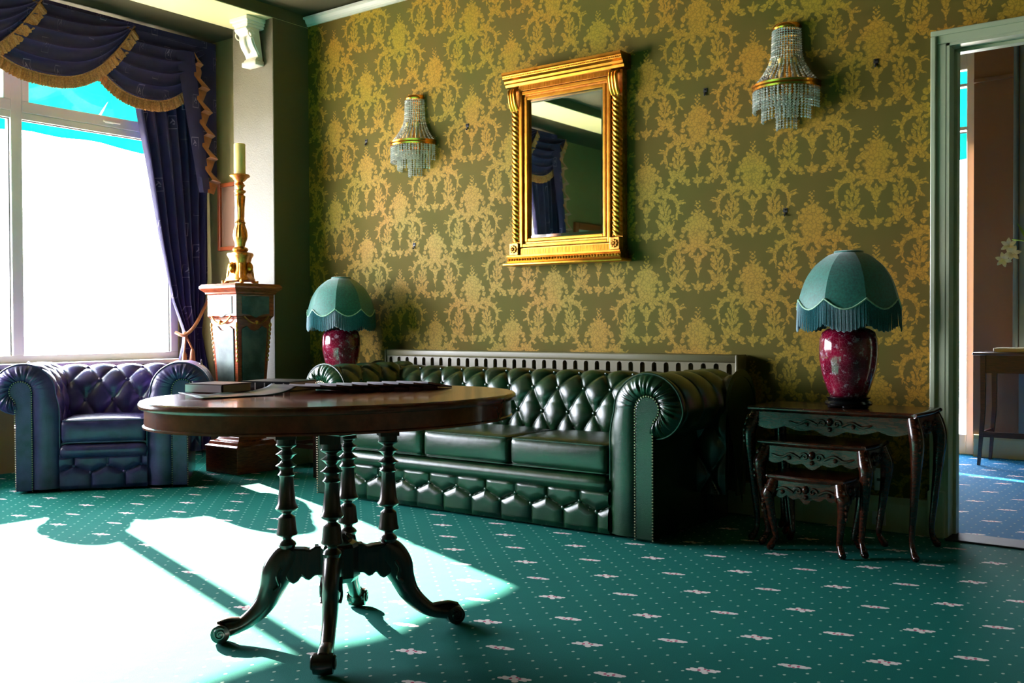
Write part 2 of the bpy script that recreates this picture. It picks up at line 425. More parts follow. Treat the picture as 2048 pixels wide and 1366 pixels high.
M['goldsilk'] = mat('gold_lining_silk', '#A8622C', .45, c2='#8A4E22', nscale=20, sheen=.4)
M['shade'] = mat('teal_damask_shade', '#087868', .55, c2='#06564A', nscale=110, sheen=.6, bump=.3, bscale=300)
M['shade_fringe'] = mat('teal_fringe', '#1C7077', .5, c2='#0F4750', nscale=200)
M['cord'] = mat('pale_twisted_cord', '#9FC7A8', .5)
M['green_marble'] = mat('green_marble', '#20332F', .5, c2='#54665F', nscale=7, coat=.0)
def vase_mat():
    t = NT('crimson_crackle_ceramic'); v = t.coord()
    vo = t.n('ShaderNodeTexVoronoi', feature='DISTANCE_TO_EDGE'); vo.inputs['Scale'].default_value = 60; t.l(v, vo.inputs['Vector'])
    crack = t.mapr(vo.outputs['Distance'], .05, .01)
    fl = t.mapr(t.noise(v, 34, 5, .7), .57, .62)
    gr = t.mapr(t.noise(v, 9, 2), .66, .70)
    c = t.mix(t.mapr(t.noise(v, 12, 3), .35, .65), srgb('#8A0C30'), srgb('#56061C'))
    c = t.mix(t.math('MULTIPLY', crack, .16), c, srgb('#C98A9A')); c = t.mix(t.math('MULTIPLY', fl, .6), c, srgb('#B79AA8')); c = t.mix(t.math('MULTIPLY', gr, .7), c, srgb('#8FA860'))
    t.set(Base_Color=c, Roughness=.1); t.b.inputs['Coat Weight'].default_value = .6; return t.m
M['vase'] = vase_mat()

# ---------------------------------------------------------------- the room shell
WY = 4.52; WT = .16; XW = -6.3; XC = -5.13; XP = -5.54; YP = 4.22; CZ = 3.0
DX0, DX1, DZ = -1.08, -.22, 2.114
struct(MB().box(XW-.1, 3, -3.2, WY+.1, -.1, 0).build('floor', M['carpet'], smooth=False))
struct(MB().box(XW-.1, 3, WY+.1, 7.9, -.1, .0).build('floor', M['carpet2'], smooth=False))
struct(MB().box(XW-.3, 3.2, -3.3, 7.9, CZ, CZ+.1).build('ceiling', M['ceiling'], smooth=False))
wb = MB(); wb.box(XW-.3, DX0, WY, WY+WT, 0, CZ); wb.box(DX1, 3.2, WY, WY+WT, 0, CZ); wb.box(DX0, DX1, WY, WY+WT, DZ, CZ)
struct(wb.build('wall_back', M['wallpaper'], smooth=False))
# painted lining over the bay end of that wall
struct(MB().box(XW, XP+.001, WY-.006, WY, 0, CZ).build('wall_bay', M['olive_brightened'], smooth=False))
WZ0, WZ1, WY0, WY1 = .69, 2.93, .08, 4.30
wl = MB(); wl.box(XW-.16, XW, -3.3, WY0, 0, CZ); wl.box(XW-.16, XW, WY1, WY, 0, CZ); wl.box(XW-.16, XW, WY0, WY1, 0, WZ0); wl.box(XW-.16, XW, WY0, WY1, WZ1, CZ)
struct(wl.build('wall_left', M['olive_brightened'], smooth=False))
struct(MB().box(3, 3.2, -3.3, 7.9, 0, CZ).build('wall_right', M['olive'], smooth=False))
struct(MB().box(XW-.3, 3.2, -3.3, -3.1, 0, CZ).build('wall_front', M['olive'], smooth=False))
# pier: front face cream, room side olive
pe = sempty('wall_pier')
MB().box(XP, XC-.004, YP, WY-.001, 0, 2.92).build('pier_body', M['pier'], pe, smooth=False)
MB().box(XC-.004, XC, YP+.002, WY-.001, 0, 2.92).build('pier_side', M['olive'], pe, smooth=False)
bm_ = sempty('trim_1')   # the beam across the bay
MB().box(XP, XC-.004, -3.1, WY-.001, 2.92, CZ-.001).build('beam_body', M['cream'], bm_, smooth=False)
MB().box(XC-.004, XC, -3.1, WY-.001, 2.925, CZ-.001).build('beam_side', M['olive'], bm_, smooth=False)
# cornice on the papered wall
prof = [(0, 0), (0, .055), (-.045, .055), (-.045, .043), (-.030, .040), (-.022, .020), (-.012, .012), (-.012, 0)]
cn = MB(); cn.prism([(WY+a, 2.93+b) for a, b in prof], XC+.001, 3.0, 'x')
struct(cn.build('trim_2', M['upvc'], smooth=False))
# baseboards
def skirting(name, x0, x1, y, m=M['white']):
    b = MB(); b.box(x0, x1, y-.022, y, 0, .125); b.prism([(y-.022, .125), (y-.012, .150), (y, .152), (y, .125)], x0, x1, 'x')
    return struct(b.build(name, m, smooth=False))
skirting('baseboard_back', XC, DX0-.066, WY-.001)
sb_ = MB(); sb_.box(XP+.0, XC, YP-.02, YP-.001, 0, .15); sb_.box(XC+.001, XC+.02, YP, WY-.03, 0, .15)
struct(sb_.build('baseboard_pier', M['white'], smooth=False, bevel=.004))
# door casing
dr = sempty('door_1')
cs = MB()
for (x0, x1) in ((DX0-.062, DX0), (DX1, DX1+.062)):
    cs.box(x0, x1, WY-.022, WY-.001, .0, DZ)
    xa, xb = (x0, x0+.022) if x0 < -1 else (x1-.022, x1)
    cs.box(xa, xb, WY-.034, WY-.0215, 0, DZ+.033)
cs.box(DX0-.062, DX1+.062, WY-.022, WY-.001, DZ, DZ+.056); cs.box(DX0-.062, DX1+.062, WY-.034, WY-.0215, DZ+.034, DZ+.056)
cs.build('architrave', M['white'], dr, smooth=False, bevel=.004)
jb = MB(); jb.box(DX0, DX0+.012, WY-.02, WY+WT, 0, DZ); jb.box(DX1-.012, DX1, WY-.02, WY+WT, 0, DZ); jb.box(DX0, DX1, WY-.02, WY+WT, DZ-.012, DZ)
jb.build('jamb_lining', M['white'], dr, smooth=False)
js = MB(); js.box(DX0+.012, DX0+.026, WY+.06, WY+.11, 0, DZ-.012); js.box(DX0+.012, DX1-.012, WY+.06, WY+.11, DZ-.026, DZ-.012)
js.build('door_stop', M['white'], dr, smooth=False, bevel=.002)
MB().box(DX0-.068, DX0+.002, WY-.045, WY-.001, 0, .2).build('plinth_block', M['white'], dr, smooth=False, bevel=.006)
struct(MB().box(DX0+.01, DX1, WY-.07, WY+.10, .0, .007).build('trim_3', M['dark_threshold'], smooth=False, bevel=.003))

# ---------------------------------------------------------------- bay window
wn = sempty('window_1')
XG = XW-.03
def bar(x0, x1, y0, y1, z0, z1, name='window_frame', m=None, p=None, bev=.004):
    return MB().box(x0, x1, y0, y1, z0, z1).build(name, m or M['upvc'], p or wn, smooth=False, bevel=bev)
ZT0, ZT1 = 2.245, 2.36
bar(XG-.05, XG+.02, WY0, WY1, WZ0, WZ0+.05); bar(XG-.05, XG+.02, WY0, WY1, WZ1-.05, WZ1)
bar(XG-.05, XG+.02, WY0, WY0+.06, WZ0+.05, WZ1-.05); bar(XG-.05, XG+.02, WY1-.06, WY1, WZ0+.05, WZ1-.05)
MULL = [3.135, 1.25]
for y in MULL: bar(XG-.05, XG+.025, y-.036, y+.036, WZ0+.05, WZ1-.05, 'mullion')
spans = [(WY0+.06, 1.25-.036), (1.25+.036, 3.135-.036), (3.135+.036, WY1-.06)]
for a, b in spans:
    bar(XG-.045, XG+.02, a, b, ZT0, ZT0+.045, 'transom')
    # opening toplight sash with its own rails and handle
    s = bar(XG-.03, XG+.03, a, b, ZT0+.045, ZT1, 'sash_rail')
    for (u0, u1, v0, v1) in ((a, a+.045, ZT1, WZ1-.05), (b-.045, b, ZT1, WZ1-.05), (a+.045, b-.045, WZ1-.10, WZ1-.05)):
        bar(XG-.03, XG+.03, u0, u1, v0, v1, 'sash_rail')
    hy = (a+b)/2+.06
    h = MB().rbox(XG+.03, XG+.042, hy-.03, hy+.03, ZT0+.065, ZT0+.085, .005, n=3); h.rbox(XG+.042, XG+.056, hy-.05, hy+.075, ZT0+.068, ZT0+.082, .006, n=3)
    h.build('handle', M['upvc'], wn)
    MB().box(XG-.012, XG-.008, a, b, WZ0+.05, ZT0).build('pane', M['glass'], wn, smooth=False)
    MB().box(XG-.012, XG-.008, a+.045, b-.045, ZT1, WZ1-.1).build('pane', M['glass'], wn, smooth=False)
    g = MB()
    for (u0, u1, v0, v1) in ((a, a+.006, WZ0+.05, ZT0), (b-.006, b, WZ0+.05, ZT0), (a, b, ZT0-.006, ZT0), (a+.045, a+.05, ZT1, WZ1-.1), (a+.045, b-.045, ZT1, ZT1+.005)):
        g.box(XG-.006, XG+.001, u0, u1, v0, v1)
    g.build('gasket', M['blackmatt'], wn, smooth=False)
bar(XW-.02, XW+.12, WY0-.06, WY1+.02, WZ0-.03, WZ0+.002, 'window_sill', bev=.01)

# awning outside the bay
aw = thing('awning', 'teal canvas awning outside above the bay window', 'awning', (-6.5, 2.0, 3.1))
def awning(root, W0, W1, out, drop, axis, val=.16, y0=0):
    n = 60; top = []; v = []
    for j in range(9):
        row = []
        for i in range(n+1):
            u = W0+(W1-W0)*i/n; k = j/8; sag = -.03*math.sin(PI*k)+.012*math.sin(i*.9)*math.sin(PI*k)
            row.append((-out*k, u, -drop*k+sag) if axis == 'x' else (u, out*k, -drop*k+sag))
        top.append(row)
    for j in range(4):
        row = []
        for i in range(n+1):
            u = W0+(W1-W0)*i/n; k = j/3; wob = .018*math.sin(u*4.1)+.010*math.sin(u*9)
            z = -drop-val*k+(wob if j == 3 else 0)*1.0
            row.append((-out-.012*math.sin(u*14)*k, u, z) if axis == 'x' else (u, out+.012*math.sin(u*14)*k, z))
        v.append(row)
    MB().grid(top).build('canopy', M['canvas'], root); MB().grid(v).build('valance', M['canvas'], root)
awning(aw, -3.2, 3.2, .72, .60, 'x')
for y in (-3, -.9, .92, 2.2, 3.1):
    MB().tube([(-.02, y, -.02), (-.70, y, -.58)], .012, 8).build('rib', M['upvc'], aw)
    MB().tube([(.04, y+.03, -.75), (-.70, y, -.58)], .012, 8).build('strut', M['upvc'], aw)
MB().tube([(-.71, -3.2, -.59), (-.71, 3.2, -.59)], .014, 8).build('front_bar', M['upvc'], aw)

# terrace and shrubs outdoors
tag(MB().box(-30, -6.46, -20, 30, -.25, -.15).build('terrace', M['stone'], smooth=False), kind='structure')
tag(MB().box(-6.46, 8, 7.95, 30, -.25, -.15).build('terrace', M['stone'], smooth=False), kind='structure')

# ---------------------------------------------------------------- curtains
def lerp_tab(tab, z):
    tab = sorted(tab)
    if z <= tab[0][0]: return tab[0][1]
    for (a, p), (b, q) in zip(tab, tab[1:]):
        if z <= b: return p+(q-p)*(z-a)/(b-a)
    return tab[-1][1]
XCUR = -6.13
def curtain(label, left, right, mirror_y=None, folds=7):
    r = thing('curtain', label, 'curtain', (XCUR-.07, 4.3, 0), group='pair of bay window curtains')
    rows = []
    for j in range(90):
        z = .02+(2.93-.02)*j/89; a, b = lerp_tab(left, z), lerp_tab(right, z); row = []
        for i in range(100):
            s = i/99; wd = b-a
            x = .028*math.sin(2*PI*folds*s+.6*math.sin(z*2))+.010*math.sin(2*PI*2.3*s+z)+.02*math.sin(PI*s)
            y = (a+wd*s)*1.0115
            if mirror_y is not None: y = 2*mirror_y-y
            row.append((x, y-4.3, z))
        rows.append(row)
    MB().grid(rows).build('drape', M['curtain'], r)
    return r
LEFT = [(0, 4.10), (.60, 4.14), (.80, 4.20), (.88, 4.21), (1.11, 4.115), (1.56, 4.02), (2.04, 3.94), (2.45, 3.86), (2.9, 3.72)]
RIGHT = [(0, 4.44), (.6, 4.42), (.88, 4.36), (1.26, 4.42), (1.9, 4.44), (2.9, 4.46)]
c1 = curtain('navy curtain tied back with a cord beside the pedestal', LEFT, RIGHT)
c2 = curtain('far navy curtain at the other end of the bay, seen in the gilt mirror', LEFT, RIGHT, mirror_y=2.19)
for c, my in ((c1, None), (c2, 2.19)):
    f = (lambda y: y-4.3) if my is None else (lambda y: 2*my-y-4.3)
    tb = spline([(.03, f(4.47), 1.14), (.06, f(4.40), 1.05), (.085, f(4.30), .92), (.08, f(4.22), .86), (.02, f(4.19), .88)], 6)
    t_ = MB().tube(tb, .012, 8); t_.ball((.07, f(4.235), .865), .022, 10, 6)
    for dy, e in ((-.012, .0), (.03, .02)): t_.tube([(.075, f(4.235), .86), (.085, f(4.235+dy*1.6), .74+e)], [.008, .007], 6); t_.lathe([(.01, 0), (.016, -.02), (.022, -.09)], (.085, f(4.235+dy*1.6), .74+e), 10)
    t_.build('tieback_cord', M['goldsilk'], c)
# swags with fringes
pel = thing('swag_pelmet', 'row of navy swags with gold fringe across the top of the bay window', 'pelmet', (XCUR, 2.2, 2.95))
MB().box(.0, .05, -2.1, 2.28, -.03, .02).build('pelmet_board', M['curtain'], pel, smooth=False)
def swag(c, wdt, drop, x0, z0=0, fr=1):
    ns, nt_ = 48, 40; rows = []; edge = []
    for j in range(nt_+1):
        t = j/nt_; row = []
        for i in range(ns+1):
            s = -1+2*i/ns; U = (1-abs(s)**2.6)
            fold = math.sin(2*PI*5.5*t)*(.016)*(1-s**4)
            z = -drop*t*U-.012*math.cos(2*PI*5.5*t)*U
            y = c+wdt/2*s*(1-.12*t*(1-abs(s)))
            x = x0+.03+.05*math.sin(PI*min(1, t*1.1))*(1-s*s)+fold
            row.append((x, y, z+z0)); 
            if j == nt_: edge.append((x, y, z+z0))
        rows.append(row)
    o = MB().grid(rows).build('swag', M['curtain'], pel)
    n = 150; E = [np.array(edge[min(int(k/n*ns), ns-1)])*(1-(k/n*ns) % 1)+np.array(edge[min(int(k/n*ns)+1, ns)])*((k/n*ns) % 1) for k in range(n+1)]
    fr_ = MB()
    A = []
    for k, e in enumerate(E):
        tg = E[min(k+1, n)]-E[max(k-1, 0)]; nv = np.array([0, tg[2], -tg[1]]); nv = nv/max(1e-6, np.hypot(nv[1], nv[2])); nv = nv*.75+np.array([0, 0, -.25]); wv = .006*math.sin(k*2.4)
        A.append([e+np.array([wv, 0, 0]), e+nv*.035+np.array([wv, 0, 0]), e+nv*(.074 if k % 2 else .068)+np.array([wv*1.6, 0, 0])])
    A = np.array(A)
    fr_.grid(A); fr_.tube([tuple(e+np.array([.004, 0, .002])) for e in E], .006, 6)
    tag(fr_.build('fringe', M['fringe'], o), kind='stuff')
for k, c in enumerate([1.72, .99, .33, -.40, -1.06, -1.74]):
    swag(c, 1.26 if k not in (0, 5) else 1.10, .47 if k else .49, .048*(min(k, 5-k)), 0)
# jabot tails with zigzag gold lining
def jabot(my=None):
    f = (lambda y: y-2.2) if my is None else (lambda y: 2*my-y-2.2)
    rows = []; gold = []
    n = 96
    for j in range(n+1):
        k = j/n; z = -.09-.98*k; ph = k*6.0; tri = abs((ph % 1)*2-1); amp = .052*min(1, k*5+.15)
        yi = 4.265+.125*k; yc = yi+amp*(1-tri); hw = .036*min(1, k*8+.1)*(1-.3*tri); xo = .10+.03*(1 if (ph % 1) < .5 else -1)*(1-tri)
        rows.append([(.06, f(yi-.13+.06*k), z), (.085, f(yi-.05), z), (.088, f(yi+.004), z)])
        gold.append([(xo-.004, f(yc-hw), z), (xo+.004, f(yc), z-.006), (xo, f(yc+hw), z-.012)])
    o = MB().grid(rows).build('tail', M['curtain'], pel)
    MB().grid(gold).build('zigzag_lining', M['goldsilk'], o)
jabot(); jabot(2.19)
c3 = MB(); c3.rbox(.008, .05, 2.12, 2.29, -.95, .0, .02, n=4); c3.build('tail', M['curtain'], pel)

# ---------------------------------------------------------------- corbel
cb = thing('corbel', 'white plaster scroll corbel at the top of the pier beneath the beam', 'corbel', (-5.285, YP, 2.63))
pts = [(0, .225), (-.13, .225), (-.125, .205), (-.095, .175), (-.085, .14), (-.080, .10), (-.052, .06), (-.045, .04), (-.050, .03), (-.060, .018), (-.055, .0), (0, -.0)]
MB().prism(spline([(0, .225), (-.128, .225), (-.128, .20), (-.10, .18), (-.10, .15), (-.085, .11), (-.055, .07), (-.045, .045)], 4)[1:]+[(-.06, .035), (-.068, .02), (-.06, .003), (0, 0)], -.062, .062, 'x').build('scroll', M['plaster'], cb, bevel=.004)
b = MB(); b.box(-.088, .088, -.155, -.001, .262, .289); b.box(-.078, .078, -.142, -.001, .243, .262); b.box(-.070, .070, -.134, -.001, .225, .243)
b.build('capping', M['plaster'], cb, smooth=False, bevel=.004)
b = MB(); b.rbox(-.072, .072, -.075, -.001, -.012, .022, .008, n=3); b.build('foot_moulding', M['plaster'], cb)
b = MB()
for sx in (-.064, .064):
    b.tube([(sx, -.10+.025*math.cos(a), .185+.025*math.sin(a)) for a in np.linspace(0, 5.5, 16)], .004, 6)
    b.tube(spline([(sx, -.085, .16), (sx, -.065, .11), (sx, -.035, .06)], 5), .004, 6)
b.tube([(0, -.108, .17), (0, -.10, .12), (0, -.07, .07)], .009, 8)
b.build('relief', M['plaster'], cb)

# ---------------------------------------------------------------- radiator
rd = thing('radiator', 'long olive panel radiator with arched flutes under the papered wall behind the sofa', 'radiator', (-3.16, WY, 0))
MB().rbox(-1.16, 1.16, -.105, -.012, .735, .775, .008, n=4).build('top_panel', M['radiator'], rd)
MB().box(-1.155, 1.155, -.075, -.012, .12, .736).build('back_panel', M['radiator'], rd, smooth=False)
NF = 34; cw = 2.31/NF
cell = MB(); hw = .0135; zt = .732
ou = [(-cw/2, .737), (-cw/2, .12), (-hw, .12), (-hw, zt-hw)]+[(-hw*math.cos(a), zt-hw+hw*math.sin(a)) for a in np.linspace(.3, PI-.3, 7)]+[(hw, zt-hw), (hw, .12), (cw/2, .12), (cw/2, .737)]
N_ = len(ou)
cell.add([(a, -.10, z) for a, z in ou]+[(a, -.082, z) for a, z in ou], [(i, i+1, i+1+N_, i+N_) for i in range(N_-1)])
# front faces as strips
cell.add([(-cw/2, -.10, .737), (-cw/2, -.10, .12), (-hw, -.10, .12), (-hw, -.10, zt-hw), (-hw, -.10, .737)], [(0, 1, 2, 3, 4)])
cell.add([(cw/2, -.10, .737), (cw/2, -.10, .12), (hw, -.10, .12), (hw, -.10, zt-hw), (hw, -.10, .737)], [(0, 4, 3, 2, 1)])
cell.add([(-hw, -.10, .737)]+[(-hw*math.cos(a), -.10, zt-hw+hw*math.sin(a)) for a in np.linspace(0, PI, 9)]+[(hw, -.10, .737)], [tuple(range(11))])
c0 = cell.build('flute', M['radiator'], rd, smooth=False); c0.location = (-1.155+cw/2, 0, 0)
for i in range(1, NF): copy(c0, rd, (-1.155+cw*(i+.5), 0, 0))
MB().rbox(1.155, 1.168, -.11, -.005, .10, .775, .004, n=3).build('end_plate', M['radiator'], rd)
MB().rbox(-1.168, -1.155, -.11, -.005, .10, .775, .004, n=3).build('end_plate', M['radiator'], rd)
for x in (-1.0, 1.0): MB().tube([(x, -.05, .12), (x, -.05, .0)], .008, 8).build('pipe', M['radiator'], rd)

# ---------------------------------------------------------------- chesterfields
BW, BH, BA = .155, .25, .030
def tuft(p, s, s_last, x_off=0.0):
    """p along the length, s up the face; puffs between buttons, straight pleats above the last row"""
    P = (p-x_off)/BW; Q = (s-s_last)/BH
    a = np.abs(np.sin(PI*(P+Q))); b = np.abs(np.sin(PI*(P-Q)))
    dm = (a*b)**.36
    st = np.abs(np.sin(PI*P))**.45*.75
    k = np.clip(Q/.10, 0, 1)
    # above the last row of buttons run straight pleats
    h = np.where(Q > 0, np.minimum(dm*(1-k)+st*k+.0, 1), dm)
    return BA*h
def chesterfield(name, label, cat, iw, nc, D, loc, rz, lm, ua):
    r = thing(name, label, cat, loc, rz)
    aw_ = .35; R = .165; cx, cz = .185, .55
    # outline of the roll (a, z): up the inner face then round
    inner = [(0.0, z) for z in np.linspace(.18, .45, 28)]+[(.02*((z-.45)/.10)**1.5, z) for z in np.linspace(.46, .548, 10)]
    arc = []
    for th in np.linspace(180, -80, 84):
        k = max(0, (-(th)-0)/80) if th < 0 else 0; rr = R-.055*k
        arc.append((cx+rr*math.cos(math.radians(th)), cz+rr*math.sin(math.radians(th))))
    O = np.array(inner+arc); d = np.gradient(O, axis=0); ln = np.hypot(d[:, 0], d[:, 1]); nrm = np.stack([-d[:, 1], d[:, 0]], -1)/ln[:, None]
    s = np.concatenate([[0], np.cumsum(np.hypot(*np.diff(O, axis=0).T))])
    s_last = s[28+10]+.208   # last buttons sit just inside the crown of the roll
    fade = np.clip((s[-1]-s)/.08, 0, 1)
    def rolled(length, n, end0, end1, offx):
        L = np.linspace(end0, end1, n)
        H = tuft(L[None, :], s[:, None], s_last, offx)*fade[:, None]
        e = np.minimum(np.clip((L-end0)/.03, 0, 1), np.clip((end1-L)/.03, 0, 1))
        H = H*(.4+.6*e[None, :])
        A = O[:, None, :]+nrm[:, None, :]*(H[:, :, None]-.024)
        return L, A
    rows_s = [s_last-BH/2*k for k in range(0, 4) if s_last-BH/2*k > .17]
    def at_s(q, lift=0):
        a = np.interp(q, s, O[:, 0]); z = np.interp(q, s, O[:, 1]); nx = np.interp(q, s, nrm[:, 0]); nz = np.interp(q, s, nrm[:, 1])
        return a+nx*(lift-.024), z+nz*(lift-.024)
    # back
    wtot = iw+2*aw_-(.16 if nc == 1 else 0)
    L, A = rolled(wtot, int(wtot/.0055), -wtot/2, wtot/2, 0.0)
    yb = D-aw_
    G = np.stack([np.broadcast_to(L[None, :], A.shape[:2]), yb+A[:, :, 0], A[:, :, 1]-.018], -1)
    back = MB().grid(G)
    endp = [(float(yb+a), float(z)) for a, z in O[40:]]
    back.prism(endp+[(yb+.2, .1)], wtot/2-.004, wtot/2-.002, 'x'); back.prism(endp+[(yb+.2, .1)], -wtot/2+.002, -wtot/2+.004, 'x')
    back.box(-wtot/2+.10, wtot/2-.10, yb+.10, D-.10, .02, .50)
    bo = back.build('backrest', lm, r, ang=60)
    btn = MB().ball((0, 0, 0), .0115, 10, 6, .6); b0 = None
    def button(par, loc, rot):
        nonlocal b0
        if b0 is None: b0 = btn.build('button', lm, par); b0.location = loc; b0.rotation_euler = rot
        else: copy(b0, par, loc, rot)
    for ki, q in enumerate(rows_s):
        a, z = at_s(q, .009); off = .5*(ki % 2); n = int(iw/2/BW)
        for i in range(-n-1, n+2):
            x = (i+off)*BW
            if abs(x) < iw/2-.02: button(bo, (x, yb+a, z-.018), (-PI/2 if ki else -.9, 0, 0))
    # arms
    for sgn in (1, -1):
        L, A = rolled(D, int(D/.0055), .015, D-.10, .08)
        x = sgn*(iw/2+A[:, :, 0])
        G = np.stack([x, np.broadcast_to(L[None, :], x.shape), A[:, :, 1]], -1)
        arm = MB().grid(G)
        arm.box(*sorted((sgn*(iw/2+.05), sgn*(iw/2+.217))), .02, D-.02, .015, .50)
        ao = arm.build('armrest', lm, r, ang=60)
        for ki, q in enumerate(rows_s):
            a, z = at_s(q, .009); off = .5*(ki % 2)
            for i in range(0, 8):
                y = .08+(i+off)*BW
                if .03 < y < D-.40: button(ao, (sgn*(iw/2+a), y, z), (0, -sgn*PI/2 if ki else -sgn*.9, 0))
        # pleated scroll front
        n1, n2, m = 40, 150, 14; G = []
        hx, hz, hr = .195, .565, .056
        for i in range(n1+n2):
            if i < n1:
                k = i/n1; z = .02+(.55-.02)*k; o_ = (0.0+(.02*max(0, (z-.45)/.10)**1.5), z); i_ = (.137, z*1.02); pl = 0
            else:
                k = (i-n1)/(n2-1); th = 180-k*262; a = math.radians(th); kk = max(0, -th/82) if th < 0 else 0; rr = R-.055*kk
                o_ = (cx+rr*math.cos(a), cz+rr*math.sin(a)); th2 = math.radians(180-k*235); i_ = (hx+hr*math.cos(th2), hz+hr*math.sin(th2))
                pl = min(1, k*2.2)
            row = []
            for j in range(m+1):
                t = j/m; bul = math.sin(PI*min(1, t*.98+.01))**.6*.026
                ph = (i-n1)/n2*17*2*PI+.8*math.sin(i*.11)+t*.9
                wr = pl*(.0075*(.35+.65*t)*(abs(math.sin(ph/2))**.6*2-1)+.0025*math.sin(ph*1.7+2)) * math.sin(PI*min(1, t+.12)**1.0*.85)
                row.append((sgn*(iw/2+o_[0]+(i_[0]-o_[0])*t), .018*(1-t)**2-bul-wr, o_[1]+(i_[1]-o_[1])*t))
            G.append(row)
        MB().grid(G).build('pleated_front', lm, ao, ang=70)
        op = [(sgn*(iw/2+g[0]), .010, g[1]) for g in ([(0, .02)]+[tuple(o_) for o_ in O])]
        MB().tube(op, .0045, 6).build('piping', lm, ao)
        po = [(.137, .012)]+[(.137, z) for z in np.linspace(.1, .56, 10)]+[(hx+hr*math.cos(a), hz+hr*math.sin(a)) for a in np.linspace(PI-.1, -.95, 22)]+[(.222, z) for z in np.linspace(.50, .1, 10)]+[(.222, .012)]
        pm = MB(); pm.prism([(sgn*(iw/2+a), z) for a, z in po], -.014, .02)
        pm.build('scroll_panel', lm, ao, smooth=False, bevel=.006)
        nails = MB(); pp_ = np.array(po); ds = np.concatenate([[0], np.cumsum(np.hypot(*np.diff(pp_, axis=0).T))])
        for q in np.arange(0, ds[-1], .0125):
            nails.ball((sgn*(iw/2+np.interp(q, ds, pp_[:, 0])), -.016, np.interp(q, ds, pp_[:, 1])), .0040, 6, 4)
        tag(nails.build('nailheads', M['nail'], ao), kind='stuff')
    # seat deck, rail, border
    MB().box(-iw/2, iw/2, .03, yb+.10, .02, .27).build('seat_base', lm, r, smooth=False)
    MB().rbox(-iw/2-.004, iw/2+.004, -.022, .12, .185, .265, .034, n=12).build('seat_rail', lm, r)
    W = .178; x = np.arange(-iw/2, iw/2+.0001, .004); z = np.linspace(.012, .195, 46); X, Z = np.meshgrid(x, z)
    # the zigzag line of buttons with pleats above and below
    P = (X-ua)/W; k = P-np.floor(P); tri = np.where(k < .5, 1-2*k, 2*k-1)   # 1 at the upper buttons, 0 at the lower
    zl = .103+.040*tri; dz = Z-zl
    dzig = np.abs(dz)/.9
    dup_ = np.abs((k+.5) % 1-.5)*W+np.clip(.143-Z, 0, 1)*3; dlo = np.abs(k-.5)*W+np.clip(Z-.103, 0, 1)*3
    dd_ = np.minimum(np.minimum(dzig, dup_), dlo)
    H = .024*np.sqrt(1-(1-np.clip(dd_/.05, 0, 1))**2)*np.clip((Z-.005)/.03, .2, 1)*np.clip((.215-Z)/.03, .3, 1)
    MB().grid(np.stack([X, .012-H, Z], -1)).build('tufted_border', lm, r, ang=70)
    n = int(iw/2/(W/2))+2
    for i in range(-n*2, n*2):
        xb = ua+i*W/2
        if abs(xb) < iw/2-.03: button(r, (xb, .004, .143 if i % 2 == 0 else .103), (PI/2, 0, 0))
    cw_ = iw/nc
    for i in range(nc):
        x0, x1 = -iw/2+i*cw_+.008, -iw/2+(i+1)*cw_-.008
        q = MB().rbox(x0, x1, -.012, yb+.0, .272, .400, .022, crown=.020, n=18, bulge=.010)
        co = q.build('seat_cushion', lm, r, ang=80)
        for zz in (.3965, .276):
            e = .010; pth = [(x0+e, yb, zz)]+[(x0+e*.6+.02*(1-math.cos(a)), .0-.008+.02*(1-math.sin(a)), zz) for a in np.linspace(0, PI/2, 6)]
            pth += [(x1-(p[0]-x0), p[1], p[2]) for p in reversed(pth)]
            MB().tube(pth, .0042, 6).build('piping', lm, co)
    for sx in (-1, 1):
        for yy in (.06, D-.12): MB().lathe([(.03, 0), (.035, .01), (.028, .03)], (sx*(iw/2+.15), yy, 0), 12).build('foot', M['black'], r)
    return r
M['nail'] = mat('brass_nailheads', (.55, .42, .28, 1), .3, 1)
chesterfield('chesterfield_sofa', 'three-seat dark green buttoned leather sofa in front of the radiator', 'sofa', 1.62, 3, .75, (-3.06, 3.665, 0), 0, M['leather'], .834)
chesterfield('chesterfield_armchair', 'buttoned leather club armchair with its back to the bright window', 'armchair', .46, 1, .70, (-5.20, 3.055, 0), math.radians(51), M['haze_leather'], .02)

# ---------------------------------------------------------------- oval table
TC = (-2.185, 2.03)
tb = thing('oval_table', 'oval mahogany tilt-top table on four turned columns and scroll feet in the sunlight', 'table', (TC[0], TC[1], 0))
ta = math.atan2(.927, .374)
def oval(a, b, z): return [(a*math.cos(q)*math.cos(ta)-b*math.sin(q)*math.sin(ta), a*math.cos(q)*math.sin(ta)+b*math.sin(q)*math.cos(ta), z) for q in np.linspace(0, 2*PI, 128, endpoint=False)]
A_, B_ = .560, .432
def ovalstack(L): return np.array([oval(A_+d, B_+d, z) for d, z in L])
q = MB(); q.grid(ovalstack([(-.012, .694), (-.002, .697), (.0, .703), (-.001, .710), (-.005, .715), (-.012, .717)]), wrap=True)
q.add(oval(A_-.012, B_-.012, .717), [tuple(range(128))]); q.add(oval(A_-.012, B_-.012, .694), [tuple(range(127, -1, -1))])
q.build('tabletop', M['mahog'], tb)
q = MB(); q.grid(ovalstack([(-.016, .695), (-.016, .651), (-.012, .648), (-.012, .643), (-.04, .643), (-.04, .695)]), wrap=True); q.build('apron', M['mahog'], tb, ang=30)
q = MB(); q.box(-.20, .20, -.20, .20, .622, .650); q.xf(Matrix.Rotation(math.radians(3), 4, 'Z')); q.build('bearer_block', M['mahog_v'], tb, smooth=False, bevel=.004)
